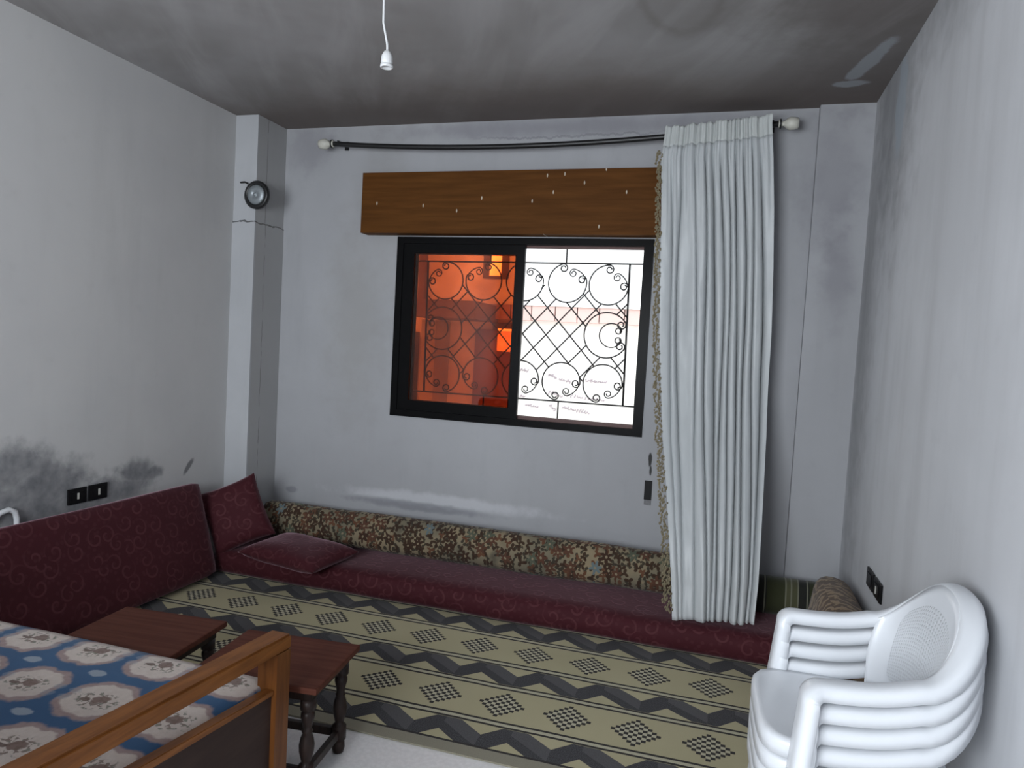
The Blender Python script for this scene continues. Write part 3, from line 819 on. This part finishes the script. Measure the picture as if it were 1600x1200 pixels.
def stripe_material():
    m = Mat('green striped velour'); v = m.coords('UV'); x, y, z = m.sep(v)
    n = m.noise(m.scale(v, (1, .15, 1)), 40, 3); f = m.noise(v, 20, 3)
    q = (x + .03).mod(.21) / .21
    col = m.mix(q.gt(.46), (.030, .034, .014), (.085, .085, .045))
    col = m.mix(q.gt(.74), col, (.010, .011, .014))
    for a in (.45, .58, .74, .955): col = m.mix((q - a).abs().lt(.016), col, (.20, .20, .15))
    col = m.mix(n * .4, col, (.02, .022, .012)); col = m.mix(f * .2, col, (.07, .07, .04))
    m.set(Base_Color=col, Roughness=.85, Sheen_Weight=.2, Specular_IOR_Level=.15)
    return m.mat
def tapestry_material():
    m = Mat('brown tapestry'); v = m.coords('UV')
    w = m.n.new('ShaderNodeTexWave'); w.wave_type = 'BANDS'; w.bands_direction = 'DIAGONAL'; m.l.new(v, w.inputs['Vector'])
    w.inputs['Scale'].default_value = 9; w.inputs['Distortion'].default_value = 14; w.inputs['Detail'].default_value = 3
    f = S(m, w.outputs['Fac']); n = m.noise(v, 50, 3); b = m.noise(v, 9, 3)
    col = m.mix(m.ramp(f, .3, .8), (.085, .050, .028), (.26, .18, .105)); col = m.mix(m.ramp(b, .5, .75) * .6, col, (.11, .055, .035))
    col = m.mix(m.ramp(n, .6, .8) * .5, col, (.40, .33, .22))
    m.set(Base_Color=col, Roughness=.85, Sheen_Weight=.15, Specular_IOR_Level=.15); m.bump(f + n, .3, .004)
    return m.mat

# mattress along the far wall
def soft(name, dims, r, mat, label, cat, loc, rot=(0, 0, 0), puff=(0, 0, 0), seg=.05, lumps=.004, lump_scale=3, seed=1, piping=None, part='cover', bend=None):
    t = empty(name, loc); t.rotation_euler = rot; tag(t, label, cat)
    link(part, pillow_mesh(part, *dims, r, puff, seg, lumps, lump_scale, seed, bend), mat, t)
    if piping:
        bm = bmesh.new(); lx, ly, lz = dims
        for pl in piping: tube(bm, pl, .0045, 6)
        from_bm('piping', bm, mat, t, smooth=True)
    return t
MX0, MX1, MY0, MY1 = -2.925, .445, 3.572, 4.188
soft('floor_mattress', (MX1 - MX0, MY1 - MY0, .138), .040, M_BROC, 'long burgundy brocade floor mattress along the window wall', 'mattress',
     ((MX0 + MX1) / 2, (MY0 + MY1) / 2, .080), puff=(0, .012, .012), seg=.05, lumps=.007, lump_scale=2.2)
# mattress standing against the side wall
SL = 2.55
st = empty('standing_mattress', (-2.795, 3.505 - SL / 2, .048)); st.rotation_euler = (0, math.radians(-16), 0)
tag(st, 'burgundy brocade mattress tipped up on its edge against the side wall', 'mattress')
me = pillow_mesh('cover', .11, SL, .56, .028, (.010, 0, 0), .05, .004, 2.0, 5)
link('cover', me, M_BROC, st, (-.066, 0, .28))
# corner cushions, thick in the middle and pinched to points at the corners
def knife_cushion(w, h, th, seed):
    n = 26; vl = []; fs = []
    for side in (-1, 1):
        for i in range(n + 1):
            for j in range(n + 1):
                a, b = 2 * i / n - 1, 2 * j / n - 1
                x = a * w / 2 * (1 - .07 * (1 - b * b) * abs(a) ** 3); z = b * h / 2 * (1 - .07 * (1 - a * a) * abs(b) ** 3)
                t = th / 2 * ((1 - a ** 4) * (1 - b ** 4)) ** .55 + .004
                p = Vector((x, side * t, z))
                p += noise.noise_vector(Vector((x * 6, z * 6, seed + side))) * .006 * (1 - max(abs(a), abs(b)) ** 6)
                vl.append(p)
    N = (n + 1) * (n + 1)
    for i in range(n):
        for j in range(n):
            a = i * (n + 1) + j; q = (a, a + n + 1, a + n + 2, a + 1)
            fs.append(q); fs.append(tuple(N + k for k in reversed(q)))
    ring = [i * (n + 1) for i in range(n)] + [n * (n + 1) + j for j in range(n)] + [i * (n + 1) + n for i in range(n, 0, -1)] + [j for j in range(n, 0, -1)]
    for a, b in zip(ring, ring[1:] + ring[:1]): fs.append((b, a, N + a, N + b))
    me = bpy.data.meshes.new('cover'); me.from_pydata(vl, [], fs); me.update()
    bm = bmesh.new(); bm.from_mesh(me); bmesh.ops.recalc_face_normals(bm, faces=bm.faces[:]); bm.to_mesh(me); bm.free()
    for p in me.polygons: p.use_smooth = True
    uv_box(me)
    return me
e_ = Vector((.79, .47, .40)).normalized(); n_ = Vector((.45, -.80, .35)); u_ = n_.cross(e_).normalized(); y_ = u_.cross(e_)
t = empty('throw_cushion', (-2.842, 3.683, .355)); t.rotation_euler = Matrix((e_, y_, u_)).transposed().to_euler()
tag(t, 'burgundy brocade cushion leaning up against the cracked corner pilaster', 'cushion')
link('cover', knife_cushion(.37, .41, .13, 3), M_BROC, t)
t = empty('throw_cushion', (-2.345, 3.625, .203)); t.rotation_euler = (math.radians(-86), math.radians(0), math.radians(-12))
tag(t, 'burgundy brocade cushion lying flat on the mattress end', 'cushion')
link('cover', knife_cushion(.60, .38, .110, 9), M_BROC, t)
# backrests
soft('backrest_cushion', (2.83, .215, .215), .055, floral_material(), 'long floral-print backrest cushion in browns and tans along the window wall', 'cushion',
     (-1.445, 4.035, .262), (math.radians(-20), 0, 0), (0, .012, .008), .05, .007, 2.6, 2)
soft('backrest_cushion', (.62, .190, .185), .055, stripe_material(), 'dark green striped backrest cushion half behind the curtain', 'cushion',
     (.335, 4.015, .232), (math.radians(-17), 0, 0), (0, .012, .008), .04, .006, 3.0, 4)
soft('backrest_cushion', (.165, 1.24, .46), .07, tapestry_material(), 'brown tapestry backrest cushion standing against the sooty wall behind the chairs', 'cushion',
     (.552, 3.09, .250), (0, math.radians(8), 0), (.010, 0, .010), .04, .006, 3.0, 6)

# ------------------------------------------------------------------ nest of side tables
def wood(name, dark, light, rough=.4, axis=(1.5, 22, 22), spec=.22):
    m = Mat(name); v = m.coords('Object'); g = m.noise(m.scale(v, axis), 2.2, 5, .6, .4); f = m.noise(m.scale(v, tuple(a * 5 for a in axis)), 3, 2)
    c = m.mix(m.ramp(g, .3, .72), dark, light); c = m.mix(f * .2, c, dark)
    m.set(Base_Color=c, Roughness=rough, Specular_IOR_Level=spec); m.bump(g, .06, .002)
    return m.mat
M_TOP = wood('reddish brown table top', (.080, .026, .017), (.120, .043, .029), .55, spec=.10)
M_LEG = wood('dark turned wood', (.014, .009, .008), (.034, .020, .016), .4, (20, 20, 2))
def side_table(label, loc, rz, wx, wy, hz):
    t = empty('side_table', loc, rz); tag(t, label, 'table')
    bm = bmesh.new(); box(bm, (-wx / 2, -wy / 2, hz - .022), (wx / 2, wy / 2, hz), .006); from_bm('table_top', bm, M_TOP, t)
    bm = bmesh.new(); a, b = wx / 2 - .028, wy / 2 - .028
    box(bm, (-a, -b, hz - .058), (a, -b + .016, hz - .0225)); box(bm, (-a, b - .016, hz - .058), (a, b, hz - .0225))
    box(bm, (-a, -b + .0165, hz - .058), (-a + .016, b - .0165, hz - .0225)); box(bm, (a - .016, -b + .0165, hz - .058), (a, b - .0165, hz - .0225))
    from_bm('apron', bm, M_LEG, t)
    k = hz / .385
    prof = [(.010, 0), (.019, .004), (.023, .020), (.021, .042), (.015, .050), (.026, .053), (.026, .100), (.024, .104), (.014, .110), (.018, .125), (.024, .150),
            (.025, .172), (.021, .195), (.015, .212), (.019, .218), (.014, .225), (.017, .245), (.023, .268), (.022, .280), (.014, .288), (.026, .293), (.026, .326)]
    for sx in (-1, 1):
        for sy in (-1, 1):
            bm = bmesh.new(); lathe(bm, [(r, z * k) for r, z in prof], 14)
            from_bm('leg', bm, M_LEG, t, (sx * (a - .020), sy * (b - .020), 0), smooth=True)
    for sx in (-1, 1):
        bm = bmesh.new(); box(bm, (sx * (a - .020) - .010, -b + .046, .062 * k), (sx * (a - .020) + .010, b - .046, .092 * k), .004); from_bm('stretcher', bm, M_LEG, t)
    for sy in (-1, 1):
        bm = bmesh.new(); box(bm, (-a + .046, sy * (b - .020) - .010, .062 * k), (a - .046, sy * (b - .020) + .010, .092 * k), .004); from_bm('stretcher', bm, M_LEG, t)
    return t
side_table('low reddish-brown side table with dark turned legs beside the sofa arm post', (-1.395, 2.066, 0), math.radians(6), .445, .350, .385)
side_table('low reddish-brown side table between the sofa seat and the burgundy standing mattress', (-1.960, 2.062, 0), math.radians(5), .445, .330, .385)

# ------------------------------------------------------------------ sofa with blue medallion upholstery
def medallion_material():
    m = Mat('blue medallion upholstery'); v = m.coords('UV'); x, y, z = m.sep(v)
    nz = m.noise(v, 24, 3); nz2 = m.noise(v, 45, 2); fine = m.noise(v, 300, 2); cl = m.noise(v, 6, 3)
    PX_, PY_ = .252, .240
    dx = (x + 1.596 + PX_ / 2).mod(PX_) - PX_ / 2; dy = (y - 1.748 + PY_ / 2).mod(PY_) - PY_ / 2
    ex = (x + 1.596).mod(PX_) - PX_ / 2; ey = (y - 1.748).mod(PY_) - PY_ / 2
    wob = (nz - .5) * .30
    d = ((dx / .106).abs().pow(2.8) + (dy / .098).abs().pow(2.8)).pow(1 / 2.8) + wob
    ang = m.op('ARCTAN2', dy, dx); rr = (dx * dx + dy * dy).sqrt()
    d = d + (ang * 8.0).cos() * .035
    blue = m.mix(cl, (.020, .080, .185), (.036, .125, .27)); cream = m.mix(nz2, (.60, .51, .45), (.76, .68, .62))
    col = m.mix((1.0 - m.ramp(d, .93, 1.06)), blue, m.mix(nz2, (.30, .20, .19), (.46, .36, .34)))
    col = m.mix((1.0 - m.ramp(d, .76, .86)), col, cream)
    # rose spray in the middle
    def spot(cx, cy, rx, ry, c, amp=.6):
        nonlocal col
        q = (((dx - cx) / rx).pow(2.0) + ((dy - cy) / ry).pow(2.0)).sqrt() + (nz2 - .5) * amp
        col = m.mix((1.0 - m.ramp(q, .8, 1.05)) * .9, col, c)
    nb1 = m.noise(v, 62, 2, .5); nb2 = m.noise(v, 38, 2, .5)
    core = 1.0 - m.ramp(((dx / .070).pow(2.0) + (dy / .048).pow(2.0)).sqrt() + (nb2 - .5) * 1.2, .75, 1.0)
    col = m.mix(core * m.ramp(nb1, .50, .56) * .85, col, m.mix(m.ramp(nb2, .45, .55), (.19, .20, .15), (.20, .14, .11)))
    spot(.006, .006, .027, .021, (.20, .125, .10), 1.2); spot(-.036, -.008, .020, .009, (.15, .095, .075), 1.2)
    q2 = ((ex / .034).pow(2.0) + (ey / .020).pow(2.0)).sqrt() + (nz - .5) * .9
    col = m.mix((1.0 - m.ramp(q2, .75, 1.05)) * .75, col, (.40, .46, .52))
    q3 = (((dx.abs() - .098) / .022).pow(2.0) + ((dy.abs() - .020) / .018).pow(2.0)).sqrt() + (nz2 - .5) * .8
    col = m.mix((1.0 - m.ramp(q3, .7, 1.0)) * .35, col, (.35, .40, .45))
    col = m.mix(fine * .22, col, (.10, .10, .12))
    m.set(Base_Color=col, Roughness=.9, Specular_IOR_Level=.12, Sheen_Weight=.15); m.bump(fine, .2, .002)
    return m.mat
M_MED = medallion_material()
M_ARM = wood('honey brown varnished wood', (.135, .045, .010), (.25, .092, .022), .38, (20, 1.6, 20))
M_POSTW = wood('honey brown varnished post', (.10, .032, .008), (.18, .066, .017), .4, (20, 20, 1.6))
M_PANEL = wood('dark brown panel board', (.030, .016, .013), (.045, .026, .020), .6, (12, 1.5, 12))
sf = empty('sofa', (-1.95, 1.40, 0)); tag(sf, 'wooden sofa with blue medallion-print upholstery and open rail arm', 'sofa')
SB = Vector((-1.95, 1.40, 0))
SX0, SX1, SY0, SY1 = -2.72, -1.20, .82, 1.838
def poly_box(bm, pts_a, pts_b):
    """hexahedron from two matching quads"""
    va = [bm.verts.new(Vector(p) - SB) for p in pts_a]; vb = [bm.verts.new(Vector(p) - SB) for p in pts_b]
    bm.faces.new(va); bm.faces.new(vb[::-1])
    for k in range(4): bm.faces.new((va[k], vb[k], vb[(k + 1) % 4], va[(k + 1) % 4]))
    bmesh.ops.recalc_face_normals(bm, faces=bm.faces[:])
def beam(name, mat, y0, y1, zt0, zt1, zb0, zb1, x0, x1, bev=.005):
    """board along y between two depths, top and bottom heights at each end"""
    bm = bmesh.new()
    poly_box(bm, [(x0, y0, zb0), (x1, y0, zb0), (x1, y0, zt0), (x0, y0, zt0)], [(x0, y1, zb1), (x1, y1, zb1), (x1, y1, zt1), (x0, y1, zt1)])
    if bev: bmesh.ops.bevel(bm, geom=bm.edges[:], offset=bev, segments=2, affect='EDGES')
    return from_bm(name, bm, mat, sf)
zr = lambda y: .590 + (1.812 - y) * .066          # arm rail rises gently to the back
zp = lambda y: .440 + (1.765 - y) * .120 if y > 1.0 else .440 + .765 * .120
for s, xa, xb in ((1, SX1 - .072, SX1), (-1, SX0, SX0 + .072)):
    beam('arm_rail', M_ARM, .84, SY1 - .0, zr(.84), zr(SY1), zr(.84) - .050, zr(SY1) - .046, xa, xb, .006)
    bm = bmesh.new(); poly_box(bm, [(xa + .004, SY1 - .068, 0), (xb - .002, SY1 - .068, 0), (xb - .002, SY1 - .002, 0), (xa + .004, SY1 - .002, 0)],
                               [(xa + .004, SY1 - .068, zr(SY1) - .0455), (xb - .002, SY1 - .068, zr(SY1 - .07) - .0455), (xb - .002, SY1 - .002, zr(SY1) - .0465), (xa + .004, SY1 - .002, zr(SY1) - .0465)])
    from_bm('arm_post', bm, M_POSTW, sf)
    bm = bmesh.new(); box(bm, Vector((xa + .004, .84, 0)) - SB, Vector((xb - .002, .90, zr(.87) - .052)) - SB); from_bm('arm_post', bm, M_POSTW, sf)
    xm = xb - .030 if s > 0 else xa + .010
    beam('side_board', M_ARM, .9005, SY1 - .0685, zp(.90), zp(SY1 - .07), zp(.90) - .026, zp(SY1 - .07) - .016, xm - .012, xm + .020, .002)
    beam('side_panel', M_PANEL, .9005, SY1 - .0685, zp(.90) - .027, zp(SY1 - .07) - .017, .10, .10, xm - .006, xm + .012, 0)
bm = bmesh.new(); box(bm, Vector((SX0 + .075, SY1 - .06, .20)) - SB, Vector((SX1 - .075, SY1 - .035, .30)) - SB, .004); from_bm('front_rail', bm, M_ARM, sf)
# upholstered seat, pattern measured in room metres
sx0, sx1 = SX0 + .076, SX1 - .052
me = pillow_mesh('seat', sx1 - sx0, SY1 - .012 - .90, .145, .030, (0, .004, .010), .045, .003, 3, 8)
ctr = Vector(((sx0 + sx1) / 2, (SY1 - .012 + .90) / 2, .3755))
uvd = me.uv_layers['UVMap'].data
for p in me.polygons:
    n = p.normal; ax = max(range(3), key=lambda i: abs(n[i]))
    for li in p.loop_indices:
        c = me.vertices[me.loops[li].vertex_index].co + ctr
        uvd[li].uv = (c.x, c.y) if ax == 2 else ((c.x, c.y + (.45 - c.z)) if ax == 1 else (c.x + (.45 - c.z), c.y))
link('seat', me, M_MED, sf, ctr - SB)
me = pillow_mesh('backrest', sx1 - sx0, .11, .46, .035, (0, .012, 0), .05, .003, 3, 8)
link('backrest', me, M_MED, sf, Vector(((sx0 + sx1) / 2, .815, .66)) - SB, (math.radians(8), 0, 0))
M_BOLT = None

# ------------------------------------------------------------------ stacked plastic chairs
M_PLASTIC = simple('white chair plastic', (.74, .765, .80), .28, 0, .5, .03, 6)
def lattice_plastic():
    m = Mat('white perforated plastic'); v = m.coords('UV'); x, y, z = m.sep(v)
    a = ((x + y) * 330.0).sin(); b = ((x - y) * 330.0).sin()
    hole = m.ramp(a * b, .15, .7)
    m.set(Base_Color=m.mix(hole * .35, (.72, .745, .78), (.45, .46, .48)), Roughness=.4); m.bump(1.0 - hole, .6, .004)
    return m.mat
M_PERF = lattice_plastic()
def chair_path():
    """right half: foot of front leg -> arm -> middle of the back; returns list of (point, widen)"""
    P = []
    for z in (0.0, .12, .25, .38, .50, .545): P.append((Vector((-.203 + .052 * z / .545, -.278 + .030 * z / .545, z)), 1.75 - .15 * z / .545))
    cx, cz, rr = -.105, .553, .047
    for k in range(1, 7):
        a = math.pi - k * math.pi / 12
        P.append((Vector((cx + rr * math.cos(a), -.248 + .001 * k, cz + rr * math.sin(a))), 1.6 - .55 * k / 6))
    for k in range(1, 9):
        t = k / 8; x = -.105 + .200 * t
        P.append((Vector((x, -.242 + .010 * t, .600 + .004 * t + .022 * t ** 3)), 1.05 - .05 * t))
    n = 15
    for k in range(1, n + 1):
        t = k / n; a = t * math.pi / 2
        x = .095 + .155 * math.sin(a) ** .85; y = -.232 * math.cos(a) ** .80 if k < n else 0.0
        s = max(0, (t - .02) / .98); zz = .626 + .167 * (s * s * (3 - 2 * s)) ** .80
        P.append((Vector((x, y, zz)), 1.0))
    return P
half = chair_path()
full = half + [(Vector((p.x, -p.y, p.z)), w) for p, w in reversed(half[:-1])]
PROF = [(-.027, -.034), (-.027, -.010), (-.022, -.002), (-.010, .001), (.010, .001), (.022, -.002), (.029, -.010), (.032, -.036)]
def sweep_frames():
    fr = []
    N = len(full)
    for i, (p, w) in enumerate(full):
        t = (full[min(i + 1, N - 1)][0] - full[max(i - 1, 0)][0]).normalized()
        # outward horizontal direction
        if i < len(half): pl = Vector((0, -1, 0))
        else: pl = Vector((0, 1, 0))
        h = Vector((p.x - .02, p.y, 0))
        if p.x > .095:
            o = Vector(((p.x - .095) * 1.6, p.y, 0)); o.normalize()
        else: o = pl
        o = (o - t * o.dot(t)).normalized(); u = o.cross(t) if i < 0 else t.cross(o)
        # make u point away from the ground on the arms and forward on the legs
        ref = Vector((-.35, 0, 1)) if p.z > .3 or True else Vector((-1, 0, 0))
        ref = Vector((-1, 0, .05)) if p.z < .56 and p.x < -.10 else ref
        if u.dot(ref) < 0: u = -u
        fr.append((p, o, u, w))
    return fr
FRM = sweep_frames()
INNER = [(a - math.copysign(.0035, a) if abs(a) > .015 else a, b - .0035 if b > -.02 else b) for a, b in PROF]
LOOP = PROF + INNER[::-1]
SV = [p + o * (a * w) + u * b for p, o, u, w in FRM for a, b in LOOP]
NLP = len(LOOP)
SFc = [(i * NLP + k, i * NLP + (k + 1) % NLP, (i + 1) * NLP + (k + 1) % NLP, (i + 1) * NLP + k) for i in range(len(FRM) - 1) for k in range(NLP)]
_me = bpy.data.meshes.new('sweep'); _me.from_pydata(SV, [], SFc); _me.update()
_bm = bmesh.new(); _bm.from_mesh(_me); bmesh.ops.recalc_face_normals(_bm, faces=_bm.faces[:]); _bm.normal_update()
_bm.verts.ensure_lookup_table(); SN = [v.normal.copy() for v in _bm.verts]; SFc = [tuple(v.index for v in f.verts) for f in _bm.faces]; _bm.free()
bpy.data.meshes.remove(_me)
def sweep_mesh(name, i0, i1):
    """one stretch of the continuous moulding, keeping its smooth normals across the joins"""
    base = i0 * NLP; top = (i1 + 1) * NLP
    fs = [tuple(k - base for k in f) for f in SFc if min(f) >= base and max(f) < top]
    me = bpy.data.meshes.new(name); me.from_pydata(SV[base:top], [], fs); me.update()
    for p in me.polygons: p.use_smooth = True
    me.normals_split_custom_set_from_vertices(SN[base:top])
    me.materials.append(M_PLASTIC)
    return me
nL, nA, nH = 8, 19, len(half) - 1
Nf = len(full) - 1
MESH = {}
MESH['legA'] = sweep_mesh('front_leg', 0, nL); MESH['armA'] = sweep_mesh('armrest', nL, nA + 1)
MESH['rim'] = sweep_mesh('back_rim', nA + 1, Nf - nA - 1)
MESH['armB'] = sweep_mesh('armrest', Nf - nA - 1, Nf - nL); MESH['legB'] = sweep_mesh('front_leg', Nf - nL, Nf)
# back panel between the rim and the rear of the seat
def back_panel(name, v0, v1, f0, f1, inset, mat):
    ia, ib = nA + 1, Nf - nA - 1
    vl = []; fs = []; uvs = []; nu = 36; nv = 14
    for i in range(nu + 1):
        f = f0 + (f1 - f0) * i / nu; q = ia + (ib - ia) * f; k = min(int(q), ib - 1); r_ = q - k
        a = FRM[k]; b = FRM[k + 1]
        top = (a[0] - a[1] * .024 - a[2] * .006) * (1 - r_) + (b[0] - b[1] * .024 - b[2] * .006) * r_
        th = (f - .5) * math.pi * .92
        bot = Vector((.085 + .075 * math.cos(th), .195 * math.sin(th), .435))
        for j in range(nv + 1):
            v = v0 + (v1 - v0) * j / nv
            pt = top.lerp(bot, v) ; pt.x += -.012 * math.sin(math.pi * v)
            ins = inset * min(1, 6 * min(i / nu, 1 - i / nu)) * min(1, 6 * min(j / nv, 1 - j / nv))
            vl.append(pt + Vector((ins, 0, 0))); uvs.append((f * .5, v * .32))
    for i in range(nu):
        for j in range(nv):
            a = i * (nv + 1) + j; fs.append((a, a + 1, a + nv + 2, a + nv + 1))
    me = bpy.data.meshes.new(name); me.from_pydata(vl, [], fs); me.update()
    uv = me.uv_layers.new(name='UVMap')
    for lp in me.loops: uv.data[lp.index].uv = uvs[lp.vertex_index]
    for p in me.polygons: p.use_smooth = True
    me.materials.append(mat)
    return me
MESH['panel'] = back_panel('backrest', 0, 1, 0, 1, 0, M_PLASTIC)
MESH['perf'] = back_panel('perforated_panel', .10, .95, .14, .86, -.004, M_PERF)
# seat: dished rounded square with a rolled front edge and skirt
def seat_mesh():
    vl = []; fs = []; n = 22
    def R(a):
        c, s = math.cos(a), math.sin(a); k = 5.0
        return 1 / ((abs(c) ** k + abs(s) ** k) ** (1 / k))
    rings = [0, .25, .5, .75, .9, .97, 1.0, 1.0]
    m_ = 48
    for j, rr in enumerate(rings):
        for i in range(m_):
            a = 2 * math.pi * i / m_; q = R(a) * rr
            x, y = -.030 + .195 * q * math.cos(a), .215 * q * math.sin(a)
            z = .425 - .018 * (1 - min(1, rr) ** 2)
            if j == 6: z -= .010
            if j == 7: z -= .045
            vl.append(Vector((x, y, z)))
    for j in range(len(rings) - 1):
        for i in range(m_):
            a = j * m_ + i; b = j * m_ + (i + 1) % m_
            fs.append((a, b, b + m_, a + m_))
    me = bpy.data.meshes.new('seat'); me.from_pydata(vl, [], fs); me.update()
    for p in me.polygons: p.use_smooth = True
    me.materials.append(M_PLASTIC)
    return me
MESH['seat'] = seat_mesh()
def rear_leg_mesh(sy):
    bm = bmesh.new(); rows = []
    prof = [(-.045, .030), (-.018, .004), (.004, -.018), (.030, -.045)]
    for k in range(7):
        t = k / 6; c = Vector((.165 + .085 * t, sy * (.185 + .045 * t), .425 * (1 - t)))
        rows.append([bm.verts.new(c + Vector((a * (1 - .25 * t), sy * b * (1 - .25 * t), 0))) for a, b in prof])
    for a, b in zip(rows[:-1], rows[1:]):
        for q in range(3): bm.faces.new((a[q], a[q + 1], b[q + 1], b[q]))
    bmesh.ops.recalc_face_normals(bm, faces=bm.faces[:])
    me = bpy.data.meshes.new('rear_leg'); bm.to_mesh(me); bm.free()
    for p in me.polygons: p.use_smooth = True
    me.materials.append(M_PLASTIC)
    return me
MESH['rlA'] = rear_leg_mesh(-1); MESH['rlB'] = rear_leg_mesh(1)
CHAIR_LABELS = ['white plastic armchair at the bottom of the stack, standing on the floor', 'white plastic armchair second from the bottom of the stack',
                'white plastic armchair third from the bottom of the stack', 'white plastic armchair on top of the stack with its perforated back in view']
CX0, CY0, PITCHZ = .372, 2.025, .050
for k in range(4):
    t = empty('plastic_chair', (CX0, CY0, .0005 + k * PITCHZ), math.radians(2)); tag(t, CHAIR_LABELS[k], 'chair', 'stack of white plastic armchairs')
    bk = None
    for nm, key in (('front_leg', 'legA'), ('front_leg', 'legB'), ('armrest', 'armA'), ('armrest', 'armB'), ('backrest', 'panel'), ('back_rim', 'rim'), ('perforated_panel', 'perf'), ('seat', 'seat'), ('rear_leg', 'rlA'), ('rear_leg', 'rlB')):
        par = bk if nm in ('back_rim', 'perforated_panel') else t
        o = link(nm, MESH[key], None, par)
        if nm == 'backrest': bk = o
        if nm in ('backrest', 'seat', 'rear_leg'):
            s = o.modifiers.new('thickness', 'SOLIDIFY'); s.thickness = .0035; s.offset = 0
